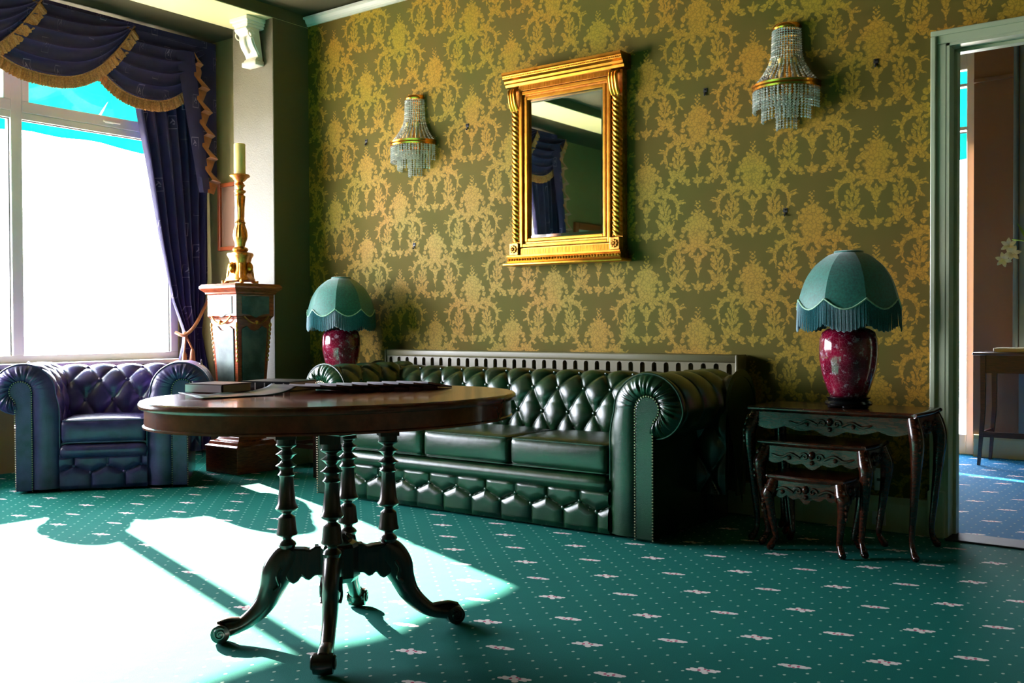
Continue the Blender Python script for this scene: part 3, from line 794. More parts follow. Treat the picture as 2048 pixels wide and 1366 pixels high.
colprof = [(.028, .59), (.028, .575), (.0305, .572), (.029, .569), (.0143, .560), (.0143, .556), (.024, .549), (.031, .545), (.024, .541), (.0143, .531), (.0143, .525), (.022, .517), (.0315, .511), (.024, .508), (.0205, .505), (.0195, .494),
    (.024, .486), (.0255, .484), (.021, .480), (.020, .474), (.0225, .440), (.0265, .400), (.031, .390), (.0335, .386), (.030, .380), (.014, .372), (.013, .368), (.019, .363), (.024, .359), (.026, .345), (.0285, .320), (.031, .312), (.031, .308), (.024, .304), (.0135, .299), (.0135, .294), (.024, .285), (.027, .279), (.024, .273), (.021, .266)]
legs = [(-50, .345), (-132, .345), (56, .36), (126, .31)]
for ang_, rf in legs:
    a = math.radians(ang_); c, s_ = math.cos(a), math.sin(a)
    q = MB().lathe([(r_, z) for r_, z in reversed(colprof)], (.15*c, .15*s_, 0), 20)
    bx = MB().box(-.029, .029, -.029, .029, .59, .623); bx.xf(Matrix.Translation((.15*c, .15*s_, 0)) @ Matrix.Rotation(a, 4, 'Z')); q.add(bx.v, bx.f)
    q.build('column', M['mahog_v'], tb, ang=35)
    k = rf/.345
    P = [(.135, .262), (.155, .235), (.178, .195), (.195, .150), (.215, .108), (.248, .072), (.285, .048), (.318*k, .040), (.345*k, .034)]
    Rr = [(.030, .026), (.044, .026), (.046, .025), (.036, .023), (.030, .021), (.025, .020), (.021, .020), (.024, .023), (.026, .026)]
    S = spline([(p[0], p[1], 0) for p in P], 5); RR = spline([(p[0], p[1], 0) for p in Rr], 5)
    q = MB().tube([(x*c, x*s_, z) for x, z, _ in S], [(rr[0], rr[1]) for rr in RR], 14, up=(0, 0, 1))
    # scroll toe
    x0 = .340*k; q.lathe([(.004, -.030), (.027, -.026), (.031, 0), (.027, .026), (.004, .030)], (0, 0, 0), 18)
    st = len(q.v)-18*5; q.xf(Matrix.Translation((x0*c, x0*s_, .031)) @ Matrix.Rotation(a, 4, 'Z') @ Matrix.Rotation(PI/2, 4, 'X'), st)
    o = q.build('leg', M['mahog_v'], tb, ang=60)
    for sd_ in (-1, 1):
        e = MB()
        sp_ = [(x0+.019*(1-k2/30)*math.cos(-k2*.42+PI*.7), sd_*.030, .032+.019*(1-k2/30)*math.sin(-k2*.42+PI*.7)) for k2 in range(22)]
        e.tube(sp_, .0035, 6)
        e.tube(spline([(.165, sd_*.026, .215), (.178, sd_*.028, .190), (.172, sd_*.028, .165), (.188, sd_*.026, .150)], 5), .005, 6)
        e.xf(Matrix.Rotation(a, 4, 'Z')); tag(e.build('scroll_carving', M['mahog_v'], o), kind='stuff')
    e = MB()
    e.tube(spline([(x0-.07, 0, .065), (x0-.02, 0, .068), (x0+.01, 0, .060)], 4), [(.005, .014)]*9, 8, up=(0, 0, 1))
    e.xf(Matrix.Rotation(a, 4, 'Z')); e.build('toe_leaf', M['mahog_v'], o)
    # shaped bracket back to the hub
    poly = [(.03, .272), (.07, .272), (.085, .262), (.10, .266), (.135, .268), (.165, .235), (.165, .20), (.150, .175), (.132, .163), (.118, .172), (.108, .186), (.098, .176), (.086, .172), (.070, .186), (.03, .186)]
    b = MB().prism(poly, -.021, .021); b.xf(Matrix.Rotation(a, 4, 'Z')); b.build('bracket', M['mahog_v'], tb, smooth=False, bevel=.005)
MB().lathe([(.02, .158), (.050, .165), (.062, .18), (.062, .268), (.056, .278), (.04, .285), (.030, .300), (.012, .304)], (0, 0, 0), 8).build('hub', M['mahog_v'], tb, smooth=False)
q = MB()
for i in range(8):
    a = i*PI/4; q.tube([(.02*math.cos(a), .02*math.sin(a), .300), (.042*math.cos(a), .042*math.sin(a), .292)], [.008, .005], 6)
q.build('rosette', M['mahog_v'], tb)

# ---------------------------------------------------------------- books and papers on the table
TZ = .7172
def book(label, x, y, L, Wd, H, rz, cover, name='book', cat='book'):
    r = thing(name, label, cat, (x, y, TZ), rz, None)
    MB().box(-L/2+.004, L/2-.003, -Wd/2+.003, Wd/2-.003, .003, H-.003).build('page_block', M['paper'], r, smooth=False)
    q = MB(); q.box(-L/2, L/2, -Wd/2, Wd/2, 0, .003); q.box(-L/2, L/2, -Wd/2, Wd/2, H-.003, H)
    q.grid([[(-L/2-.003*math.sin(PI*k/6), yy, H*k/6) for k in range(7)] for yy in (-Wd/2, Wd/2)])
    q.box(-L/2, -L/2+.003, -Wd/2, Wd/2, 0, H)
    q.build('cover', cover, r, smooth=False, bevel=.001); return r
b1 = book('brown hardback lying flat at the left of the table, spine whitened by window light', -2.585, 1.905, .130, .150, .028, math.radians(101), M['brown_cover'])
MB().box(-.0690, -.0660, -.072, .072, .003, .025).build('lit_spine', M['white_paper'], b1, smooth=False)  # white strip paints the window light falling on the brown spine
b2 = book('black hardback lying flat on the table between the brown book and the booklets', -2.515, 2.085, .150, .185, .030, math.radians(104), M['navy_cover'])
for k in range(5): MB().box(-.0792, -.0780, -.075+k*.036, -.071+k*.036, .004, .026).build('spine_band', M['white_paper'], b2, smooth=False)
lf = thing('leaflet', 'open green and purple leaflet curling up at one corner at the left table edge', 'leaflet', (-2.395, 1.835, TZ+.0012), math.radians(80))
G = [[(-.15+.30*i/20, -.078+.156*j/10, .001+.022*max(0, (i/20-.70)/.30)**2+.004*abs(math.sin(i*.5)*math.sin(j*.4))+.010*max(0, 1-i/4)*(j/10)) for j in range(11)] for i in range(21)]
lo_ = MB().grid(G).build('sheet', M['leaflet'], lf).modifiers.new('solid', 'SOLIDIFY'); lo_.thickness = .0012; lo_.offset = 0
names_ = ['first booklet of the fanned row, beside the black hardback', 'second booklet of the fanned row, counted from the hardbacks', 'third booklet of the fanned row, counted from the hardbacks', 'fourth booklet of the fanned row, counted from the hardbacks',
          'fifth booklet of the fanned row, counted from the hardbacks', 'sixth booklet of the fanned row, counted from the hardbacks', 'seventh booklet, next to last in the fanned row', 'last booklet of the fanned row, lying on top towards the sofa']
for i in range(8):
    x, y = -2.325+.0225*i, 2.085+.044*i
    r = thing('booklet', names_[i]+', with a white edge', 'booklet', (x, y, TZ), math.radians(8), 'fanned booklets on the oval table')
    T = Matrix.Translation((0, .07, .0005)) @ Matrix.Rotation(-.145, 4, 'X') @ Matrix.Translation((0, -.07, 0))
    MB().box(-.060, .060, -.07, .07, 0, .0052).xf(T).build('pages', M['brochure'], r, smooth=False)  # brown body puts the booklet's shaded side into its colour
    MB().box(-.061, .061, -.0725, -.0702, .0, .0056).xf(T).build('white_edge', M['white_paper'], r, smooth=False)
    MB().box(-.060, .060, -.070, -.030, .0053, .0057).xf(T).build('lit_strip', M['white_paper'], r, smooth=False)  # white strip paints the highlight along the top cover

# ---------------------------------------------------------------- pedestal, candlestick, candle
PC = (-5.200, 4.005)
pd = thing('pedestal', 'tall mahogany pedestal with green marble panels and gilt mounts beside the pier', 'pedestal', (PC[0], PC[1], 0))
def sq(L):  # stack of squares
    q = MB(); A = np.array([[(-w_, -w_, z), (w_, -w_, z), (w_, w_, z), (-w_, w_, z)] for w_, z in L]); q.grid(A, wrap=True)
    n = len(q.v); q.f.append((3, 2, 1, 0)); q.f.append((n-4, n-3, n-2, n-1)); return q
sq([(.160, 0), (.160, .155)]).build('plinth', M['pedwood'], pd, smooth=False, bevel=.004)
sq([(.165, .155), (.165, .168), (.150, .176), (.140, .196), (.110, .205), (.098, .225)]).build('base_moulding', M['pedwood'], pd, smooth=False, bevel=.002)
sq([(.095, .225), (.095, .26), (.132, .965), (.138, .975)]).build('tapered_body', M['pedwood'], pd, smooth=False, bevel=.003)
sq([(.138, .975), (.146, .985), (.146, 1.12)]).build('upper_block', M['pedwood'], pd, smooth=False, bevel=.003)
sq([(.146, 1.12), (.155, 1.125), (.158, 1.135), (.176, 1.150), (.184, 1.160), (.184, 1.172), (.176, 1.182), (.172, 1.188)]).build('cap', M['pedwood'], pd, smooth=False, bevel=.002)
for k in range(4):
    Rz = Matrix.Rotation(k*PI/2, 4, 'Z')
    q = MB().prism([(-.068, .30), (.068, .30), (.098, .905), (.06, .925), (.03, .900), (0, .893), (-.03, .900), (-.06, .925), (-.098, .905)], -.006, .0)
    lean = math.atan2(.132-.095, .965-.26)
    def onface(mb, z0=.26): return mb.xf(Rz @ Matrix.Translation((0, -.0965, z0)) @ Matrix.Rotation(lean, 4, 'X') @ Matrix.Translation((0, 0, -z0)))
    onface(q).build('marble_panel', M['green_marble'], pd, smooth=False, bevel=.002)
    q = MB().prism([(-.105, 1.0), (-.05, .995), (0, .975), (.05, .995), (.105, 1.0), (.105, 1.11), (-.105, 1.11)], -.1505, -.146); q.xf(Rz)
    q.build('marble_panel', M['green_marble'], pd, smooth=False, bevel=.002)
    q = MB(); q.tube(spline([(-.095, -.152, .985), (-.06, -.156, .955), (-.02, -.157, .940), (.02, -.157, .940), (.06, -.156, .955), (.095, -.152, .985)], 5), .006, 6)
    q.ball((0, -.156, .945), .014, 8, 6); q.xf(Rz); q.build('gilt_garland', M['old_gold'], pd)
    q = MB()
    for j in range(9):
        z = .93-j*.028; w_ = .095+(z-.26)/.705*.037
        q.ball((w_-.004, -w_+.0, z), .012-.0006*j, 6, 4, 1.4)
    q.xf(Rz); q.build('gilt_mount', M['old_gold'], pd)
cs_ = thing('candlestick', 'tall carved gilt candlestick on three scroll feet standing on the pedestal', 'candlestick', (PC[0], PC[1], 1.188))
tri = lambda a, z: 1+.16*math.cos(3*(a+.6))
MB().lathe([(.070, .018), (.086, .024), (.086, .034), (.070, .050), (.060, .09), (.058, .13), (.066, .165), (.074, .180), (.078, .190), (.074, .200), (.055, .206)], n=36, mod=tri).build('base', M['old_gold'], cs_, ang=50)
for k in range(3):
    a = k*2*PI/3-.6; q = MB()
    q.tube(spline([(.070, 0, .13), (.082, 0, .07), (.088, 0, .03), (.105, 0, .012), (.122, 0, .014), (.124, 0, .026)], 5), [.014]*16+[.012]*5+[.008]*5, 8)
    q.xf(Matrix.Rotation(a, 4, 'Z')); q.build('scroll_foot', M['old_gold'], cs_)
    q = MB().ball((.062, 0, .105), .024, 8, 6, 1.5); q.xf(Matrix.Rotation(a+PI/3, 4, 'Z')); q.build('cartouche', M['gold'], cs_)
MB().lathe([(.030, .200), (.045, .212), (.050, .222), (.044, .232), (.028, .240), (.032, .262), (.040, .285), (.044, .31), (.040, .345), (.030, .375), (.028, .385), (.033, .392), (.026, .400), (.024, .42), (.026, .48), (.031, .55), (.033, .562), (.026, .568),
    (.022, .575), (.036, .588), (.036, .596), (.020, .604), (.022, .618), (.034, .630), (.024, .642), (.020, .65), (.036, .664), (.044, .675), (.056, .682), (.064, .690), (.060, .698), (.02, .698)], n=28, mod=lambda a, z: 1+(.05*math.cos(14*a) if .28 < z < .56 or .65 < z < .69 else 0)).build('stem', M['old_gold'], cs_, ang=50)
tag(MB().lathe([(.036, 0), (.036, .19), (.033, .196), (.014, .192), (.004, .192)], n=24).build('candle', M['wax'], loc=(PC[0], PC[1], 1.886)), 'thick ivory candle standing in the gilt candlestick', 'candle')
# picture frame on the bay end wall
pf = thing('wall_picture', 'small red-brown picture frame hanging on the wall behind the candlestick', 'picture', (-5.97, WY-.008, 1.47))
q = MB(); q.box(-.115, -.085, -.03, 0, 0, .49); q.box(.085, .115, -.03, 0, 0, .49); q.box(-.085, .085, -.03, 0, 0, .03); q.box(-.085, .085, -.03, 0, .46, .49)
q.build('frame', mat('orange_brown_wood', '#9A4A26', .3), pf, smooth=False, bevel=.005)
MB().box(-.085, .085, -.012, -.004, .03, .46).build('picture', M['brown_wall'], pf, smooth=False)

# large framed picture on the window wall, past the bay (the gilt mirror shows its corner)
pw = thing('wall_picture', 'large orange-brown framed picture on the window wall, its corner reflected in the gilt mirror', 'picture', (XW+.001, -1.15, 1.15))
q = MB()
for (y0, y1, z0, z1) in ((-.62, -.54, 0, .95), (.54, .62, 0, .95), (-.54, .54, 0, .08), (-.54, .54, .87, .95)): q.box(0, .035, y0, y1, z0, z1)
q.build('frame', bpy.data.materials['orange_brown_wood'], pw, smooth=False, bevel=.008)
MB().box(.0, .012, -.54, .54, .08, .87).build('picture', M['paper'], pw, smooth=False)

# ---------------------------------------------------------------- table lamps
def lamp(label, loc):
    r = thing('table_lamp', label, 'table lamp', loc, 0, 'crimson vase lamps with teal fringed shades')
    MB().lathe([(.092, .012), (.096, .020), (.090, .030), (.078, .034), (.086, .040), (.088, .046), (.07, .050)], n=24).build('stand', M['black'], r)
    for k in range(5):
        a = k*2*PI/5; MB().rbox(.062*math.cos(a)-.02, .062*math.cos(a)+.02, .062*math.sin(a)-.02, .062*math.sin(a)+.02, 0, .022, .007, n=3).build('stand_foot', M['black'], r)
    MB().lathe([(.062, .046), (.075, .052), (.084, .072), (.098, .115), (.110, .160), (.1165, .210), (.1175, .250), (.115, .285), (.104, .312), (.085, .325), (.06, .332), (.045, .334), (.03, .336)], n=48).build('vase', M['vase'], r, ang=60)
    MB().lathe([(.035, .334), (.035, .340), (.014, .344), (.014, .375), (.020, .378), (.018, .40), (.008, .41), (.008, .60)], n=16).build('brass_neck', M['brass'], r)
    MB().tube([(0, 0, .44), (0, .20, .435)], .003, 6).build('spoke', M['brass'], r); MB().tube([(-.2, 0, .435), (.2, 0, .435)], .003, 6).build('spoke', M['brass'], r)
    sp_ = [(.057, .640), (.080, .632), (.103, .617), (.138, .588), (.162, .557), (.180, .525), (.193, .490), (.203, .455), (.209, .420), (.212, .385)]
    pr = spline([(a, b, 0) for a, b in sp_], 3)
    a0 = -PI/2+YAW*1.0-.0
    fr = MB(); pn0 = None
    zc = lambda u: .447-.042*math.sin(PI*u)          # scalloped cord
    for k in range(8):
        G = []
        for z_i in range(22):
            row = []
            for i in range(13):
                u = i/12; zl = zc(u); zz = .640+(zl-.640)*(z_i/21)
                rr = np.interp(-zz, [-p[1] for p in pr], [p[0] for p in pr]); fl = .955+.045*abs(2*u-1)**2*1.0
                a = k*PI/4+u*PI/4; aa = a0+a
                rr = rr*(fl if z_i > 0 else .98)
                row.append((rr*math.cos(aa), rr*math.sin(aa), zz))
            G.append(row)
        MB().grid(G).build('shade_panel', M['shade'], r, ang=80)
        cp = []
        for i in range(25):
            u = i/24; a = a0+k*PI/4+u*PI/4; rr = np.interp(-zc(u), [-p[1] for p in pr], [p[0] for p in pr])*(.955+.045*abs(2*u-1)**2)+.003
            cp.append((rr*math.cos(a), rr*math.sin(a), zc(u)))
        MB().tube(cp, [.0035+.0008*math.sin(j*2.2) for j in range(25)], 6).build('cord_trim', M['cord'], r)
        for i in range(34):
            u = (i+.5)/34; a = a0+k*PI/4+u*PI/4; rr = .209*(.955+.045*abs(2*u-1)**2)+.004+.0015*math.sin(i*2.1); z1 = .345-.030*math.sin(PI*u)+.003*math.sin(i*5)
            rt = np.interp(-zc(u), [-p[1] for p in pr], [p[0] for p in pr])*(.955+.045*abs(2*u-1)**2)+.002
            p0 = Vector((rt*math.cos(a), rt*math.sin(a), zc(u))); p1 = Vector((rr*math.cos(a), rr*math.sin(a), z1)); tn = Vector((-math.sin(a), math.cos(a), 0))*.0026; nn = Vector((math.cos(a), math.sin(a), 0))*.002
            fr.add([p0-tn, p0+nn, p0+tn, p1-tn, p1+nn, p1+tn], [(0, 1, 4, 3), (1, 2, 5, 4)])
    tag(fr.build('fringe', M['shade_fringe'], r), kind='stuff')
    MB().lathe([(.050, .638), (.057, .640), (.059, .645), (.054, .648), (.03, .648)], n=24).build('top_ring', M['shade'], r)
    # inner lining
    MB().lathe([(.054, .632), (.13, .585), (.172, .52), (.19, .46)], n=32, caps=False).build('lining', M['shade'], r)
    return r
l1 = lamp('crimson vase lamp with teal fringed shade on the nest of tables by the door', (-1.365, 4.11, .574))
dup(l1, (-4.54, 4.25, .574), None, 'crimson vase lamp with teal fringed shade behind the far arm of the sofa')

# side table behind the sofa arm
stb = thing('side_table', 'small red-brown wooden side table under the farther lamp', 'table', (-4.72, 4.24, 0))
MB().rbox(-.24, .32, -.21, .22, .552, .574, .006, n=3).build('tabletop', M['redwood'], stb)
for sx in (-1, 1):
    for sy in (-1, 1): MB().box(sx*.14-.014, sx*.14+.014, sy*.165-.014, sy*.165+.014, 0, .552).build('leg', M['redwood'], stb, smooth=False, bevel=.003)
    MB().box(sx*.14-.008, sx*.14+.008, -.15, .15, .17, .195).build('stretcher', M['redwood'], stb, smooth=False)
for sy in (-1, 1):
    MB().box(-.126, .126, sy*.165-.008, sy*.165+.008, .17, .195).build('stretcher', M['redwood'], stb, smooth=False)
    MB().box(-.126, .126, sy*.165-.008, sy*.165+.008, .47, .552).build('apron', M['redwood'], stb, smooth=False)

# ---------------------------------------------------------------- nest of carved tables
def nest(label, loc, W, D, H, lo, seed):
    r = thing('nesting_table', label, 'table', loc, 0, 'nest of carved tables')
    top = MB(); n = 40; ring = []
    for i in range(n*4):
        side, k = divmod(i, n); u = k/n*2-1; bow = .014*math.cos(PI*u)*(1)+.0
        hw, hd = W/2, D/2
        ring.append([(u*hw, -hd-bow*.6), (hw+bow*.4, u*hd), (-u*hw, hd+bow*.3), (-hw-bow*.4, -u*hd)][side])
    A = np.array([[(x*s_, y*s_, H-.022+z) for x, y in ring] for s_, z in ((.955, 0), (.97, .004), (.99, .008), (1, .012), (.998, .018), (.985, .022))])
    top.grid(A, wrap=True); m = len(ring); top.f.append(tuple(range(m-1, -1, -1))); top.f.append(tuple(range(5*m, 6*m)))
    top.build('tabletop', M['walnut'], r, ang=50)
    az = H-.022; lx, ly = W/2-.032, D/2-.035
    # pierced scalloped aprons
    for (sx, sy, ln, rot) in ((0, -1, lx*2, 0), (0, 1, lx*2, 0), (1, 0, ly*2, 1), (-1, 0, ly*2, 1)):
        if lo and rot == 0 and sy == -1: continue
        nn = 36; hh = .055
        poly = [(-ln/2, az)]+[(-ln/2+ln*k/nn, az-hh-.016*abs(math.sin(PI*k/nn*5))-.018*math.exp(-((k/nn-.5)/.12)**2)) for k in range(nn+1)]+[(ln/2, az)]
        q = MB().prism(poly, -.008, .008)
        if rot: q.xf(Matrix.Rotation(PI/2, 4, 'Z')); q.xf(Matrix.Translation((sx*(lx+.008), 0, 0)))
        else: q.xf(Matrix.Translation((0, sy*(ly+.008), 0)))
        q.build('apron', M['walnut'], r, smooth=False)
        if not (rot == 0 and sy == 1):
            e = MB()
            for t in (-1, 1):
                e.tube([(t*(.03+.018*(1-k/14)*math.cos(k*.5)), -.011, az-.038+.018*(1-k/14)*math.sin(k*.5)) for k in range(14)], .005, 6)
                e.tube(spline([(t*.05, -.010, az-.045), (t*.09, -.011, az-.028), (t*.13, -.011, az-.045), (t*min(.17, ln/2-.02), -.010, az-.035)], 4), [.0055]*12+[.003], 6)
                e.ball((t*.095, -.012, az-.045), .009, 6, 4)
            e.ball((0, -.013, az-.030), .013, 8, 5, 1.3); e.ball((0, -.013, az-.06), .010, 6, 4)
            if rot: e.xf(Matrix.Translation((sx*(lx+.008), 0, 0)) @ Matrix.Rotation(sx*PI/2, 4, 'Z'))
            else: e.xf(Matrix.Translation((0, -(ly+.008), 0)))
            e.build('carving', M['walnut'], r)
    for sx in (-1, 1):
        for sy in (-1, 1):
            dx, dy = sx*.7071, sy*.7071; bx, by = sx*lx, sy*ly
            P = [(.006, az), (.024, az-.05), (.034, az-.09*H/.5), (.026, az*.62), (.010, az*.36), (-.002, az*.16), (.004, .045), (.022, .016), (.034, .012)]
            Rr = [.024, .029, .027, .020, .0145, .0115, .0115, .015, .012]
            S = spline([(bx+dx*p, by+dy*p, z) for p, z in P], 4); RR = [x[0] for x in spline([(q_, 0, 0) for q_ in Rr], 4)]
            o = MB().tube(S, RR, 10, up=(dx, dy, 0)).build('leg', M['walnut'], r, ang=60)
            e = MB()
            for j in range(5):
                z = az-.03-j*.024; x = .030+.026*math.sin(min(1, (j+1)/4)*PI/2)
                e.ball((bx+dx*x, by+dy*x, z), .010-.001*j, 6, 4, 1.5)
            e.build('carving', M['walnut'], o)
    return r
nest('largest table of the carved nest, carrying the nearer lamp', (-1.397, 4.14, 0), .70, .36, .574, 0, 1)
nest('middle table of the carved nest, tucked beneath the largest', (-1.450, 4.05, 0), .455, .29, .440, 0, 2)
nest('smallest table of the carved nest, standing furthest forward', (-1.450, 3.96, 0), .325, .25, .310, 0, 3)

# ---------------------------------------------------------------- crystal wall lights
def sconce(label, loc):
    r = thing('wall_light', label, 'wall light', loc, 0, 'crystal basket wall lights')
    arc = (PI, 2*PI)
    # loc: wall, height of brass ring
    MB().lathe([(.040, .278), (.066, .280), (.070, .288), (.066, .298), (.060, .305), (.0, .307)], n=24, arc=arc, caps=False).build('crown', M['brass'], r)
    MB().lathe([(.150, -.004), (.160, -.004), (.164, .004), (.160, .014), (.164, .022), (.158, .026), (.148, .026), (.148, -.004)], n=36, arc=arc, caps=False).build('ring', M['brass'], r)
    MB().box(-.03, .03, -.006, 0, -.02, .30).build('back_plate', M['brass'], r, smooth=False)
    for k, a in enumerate((PI*1.25, PI*1.5, PI*1.75)):
        q = MB().lathe([(.011, 0), (.013, .03), (.013, .06)], (.075*math.cos(a), .075*math.sin(a), .03), 10); q.ball((.075*math.cos(a), .075*math.sin(a), .115), .017, 10, 6, 1.5)
        q.build('bulb', M['wax'], r)
    def strand(pts, sz):
        q = MB()
        for i, p in enumerate(pts):
            rot = i*.7; s_ = sz*(1+.06*math.sin(i*3))
            q.add([(p[0]+s_*math.cos(rot+j*PI/3), p[1]+s_*math.sin(rot+j*PI/3), p[2]) for j in range(6)]+[(p[0], p[1], p[2]+s_*1.05), (p[0], p[1], p[2]-s_*1.05)], [(j, (j+1) % 6, 6) for j in range(6)]+[((j+1) % 6, j, 7) for j in range(6)])
        q.build('bead_strand', M['crystal'], r, smooth=False)
    n = 17
    for i in range(n):
        a = PI+PI*(i+.5)/n; pts = []
        for k in range(23):
            t = k/22; R = .066+.010*t if t < .35 else .0695+(.148-.0695)*((t-.35)/.65)**1.9
            pts.append((R*math.cos(a), R*math.sin(a), .275-.248*t))
        strand(pts, .0068)
    for R, nn, z0, nb in ((.155, 27, -.010, 8), (.150, 18, .0, 6), (.115, 18, -.045, 9), (.048, 9, -.06, 11)):
        for i in range(nn):
            a = PI+PI*(i+.5)/nn; strand([(R*math.cos(a), R*math.sin(a), z0-.0122*k) for k in range(nb)], .0068)
    for R, z in ((.115, -.04), (.048, -.05)):
        MB().lathe([(R-.003, z), (R+.003, z), (R+.003, z+.006), (R-.003, z+.006)], n=20, arc=arc, caps=False).build('inner_ring', M['brass'], r)
    return r
s1 = sconce('nearer crystal basket wall light with brass ring, high up towards the doorway', (-1.79, WY, 2.02))
dup(s1, (-4.15, WY, 2.02), None, 'farther crystal basket wall light with brass ring, between window corner and mirror')

# ---------------------------------------------------------------- gilt mirror
mr = thing('wall_mirror', 'gilt framed wall mirror with twisted columns at its sides, hanging between the two wall lights', 'mirror', (-3.02, WY, 1.25))
gx0, gx1, gz0, gz1 = -.250, .250, .150, .925
MB().box(gx0-.06, gx1+.06, -.035, -.001, gz0-.06, gz1+.06).build('backing', M['old_gold'], mr, smooth=False)
MB().box(gx0+.022, gx1-.022, -.0405, -.036, gz0+.022, gz1-.022).build('mirror_glass', M['mirror'], mr, smooth=False)
q = MB(); ou = [(gx0, gz0), (gx1, gz0), (gx1, gz1), (gx0, gz1)]; inn = [(gx0+.022, gz0+.022), (gx1-.022, gz0+.022), (gx1-.022, gz1-.022), (gx0+.022, gz1-.022)]
q.add([(a, -.0375, b) for a, b in ou]+[(a, -.0405, b) for a, b in inn], [(i, (i+1) % 4, (i+1) % 4+4, i+4) for i in range(4)]); q.build('bevelled_edge', M['bevel'], mr, smooth=False)
def fr_rect(d0, d1, y0, y1, name, m=M['gold'], bev=.004):
    q = MB(); a, b, c, d = gx0-d1, gx1+d1, gz0-d1, gz1+d1; e, f, g, h = gx0-d0, gx1+d0, gz0-d0, gz1+d0
    q.box(a, e, y0, y1, c, d); q.box(f, b, y0, y1, c, d); q.box(e, f, y0, y1, c, g); q.box(e, f, y0, y1, h, d)
    q.build(name, m, mr, smooth=False, bevel=bev)
fr_rect(-.004, .016, -.058, -.036, 'inner_moulding'); fr_rect(.016, .026, -.050, -.034, 'groove', M['old_gold'], .001); fr_rect(.026, .046, -.066, -.034, 'outer_moulding')
for sx in (-1, 1):
    cxx = sx*.328
    MB().box(cxx-.032, cxx+.032, -.045, -.001, .06, 1.0).build('side_board', M['old_gold'], mr, smooth=False)
    G = []; n = 150
    for j in range(n+1):
        z = .135+(.865-.135)*j/n; row = []
        for i in range(17):
            a = PI+PI*i/16; ridge = .0035*math.sin(z*2*PI/.026+a*4.6); rr = .027+ridge
            row.append((cxx+rr*math.cos(a), -.045+rr*math.sin(a)*.9, z))
        G.append(row)
    MB().grid(G).build('spiral_column', M['gold'], mr, ang=80)
    for k in (-1, 0, 1):
        MB().tube(spline([(cxx+k*.018, -.060, .990), (cxx+k*.018, -.088, .975), (cxx+k*.018, -.086, .94), (cxx+k*.018, -.076, .90), (cxx+k*.018, -.060, .872)], 4), .0095, 8).build('scroll_bracket', M['gold'], mr)
    q = MB().box(cxx-.03, cxx+.03, -.078, -.04, .062, .130)
    q.build('block', M['old_gold'], mr, smooth=False, bevel=.003)
    q = MB()
    for k in range(8): q.ball((cxx+.015*math.cos(k*PI/4), -.080, .096+.015*math.sin(k*PI/4)), .008, 6, 4)
    q.ball((cxx, -.082, .096), .008, 8, 5); q.build('rosette', M['old_gold'], mr)
MB().box(-.30, .30, -.06, -.001, .975, 1.005).build('frieze', M['old_gold'], mr, smooth=False)
MB().box(-.30, .30, -.06, -.001, .06, .10).build('frieze', M['old_gold'], mr, smooth=False)
def reeds(z0, z1, y, x0=-.295, x1=.295, step=.0075, nm='reeding'):
    q = MB(); x = x0
    while x < x1: q.box(x, x+step*.55, y-.004, y, z0, z1); x += step
    tag(q.build(nm, M['gold'], mr, smooth=False), kind='stuff')
reeds(.978, 1.003, -.060); reeds(.064, .096, -.060)
pc = [(-.001, 1.005), (-.070, 1.005), (-.074, 1.018), (-.082, 1.024), (-.084, 1.036), (-.098, 1.046), (-.102, 1.062), (-.110, 1.068), (-.110, 1.080), (-.001, 1.080)]
MB().prism(pc, -.385, .385, 'x').build('cornice', M['gold'], mr, smooth=False)
q = MB()
for i in range(64): q.ball((-.378+i*.012, -.106, 1.052), .0045, 6, 4)
tag(q.build('bead_trim', M['gold'], mr), kind='stuff')
MB().prism([(-.001, .02), (-.082, .02), (-.086, .030), (-.080, .048), (-.090, .052), (-.090, .060), (-.001, .060)], -.368, .368, 'x').build('base_step', M['gold'], mr, smooth=False)
q = MB()
for i in range(40): q.ball((-.357+i*.0183, -.082, .036), .0095, 6, 4, .9)
tag(q.build('egg_trim', M['gold'], mr), kind='stuff')
MB().rbox(-.388, .388, -.105, -.001, .002, .019, .005, n=3).build('base_step', M['gold'], mr)

# ---------------------------------------------------------------- picture hooks left in the wall
hk0 = None
for lab, x, z in [('black picture hook nearest the window corner, left of the farther wall light', -4.583, 2.098), ('black picture hook between the farther wall light and the mirror', -3.743, 2.093), ('black picture hook low on the wall beneath the farther wall light', -4.172, 1.415),
                  ('black picture hook between the mirror and the nearer wall light', -2.211, 2.076), ('black picture hook nearest the doorway, right of the nearer wall light', -1.381, 2.085), ('black picture hook low on the wall above the nearer lamp', -1.799, 1.452)]:
    if hk0 is None:
        q = MB(); q.box(-.010, .010, -.004, -.0, -.004, .016); q.tube([(0, -.003, -.004), (0, -.006, -.018), (0, -.012, -.022), (0, -.016, -.014)], .0035, 6); q.tube([(0, 0, .006), (0, -.012, .010)], .003, 6)
        hk0 = q.build('picture_hook', M['blackmatt'], smooth=False); hk = hk0
    else: hk = hk0.copy(); COL.objects.link(hk)
    hk.location = (x, WY, z); tag(hk, lab, 'hook', 'picture hooks on the papered wall')
# sockets and cable
def socket(lab, x, z, w_, h):
    r = thing('wall_socket', lab, 'socket', (x, WY-.023 if z < .15 else WY, z))
    MB().rbox(-w_/2, w_/2, -.010, 0, -h/2, h/2, .004, n=3).build('face_plate', M['socket'], r)
    MB().box(-.010, .010, -.012, -.010, -.006, .006).build('switch', M['blackmatt'], r, smooth=False)
socket('tall white switch plate low on the wall behind the nest of tables', -1.36, .225, .045, .10)
socket('white socket on the baseboard behind the nest of tables', -1.355, .055, .06, .06)

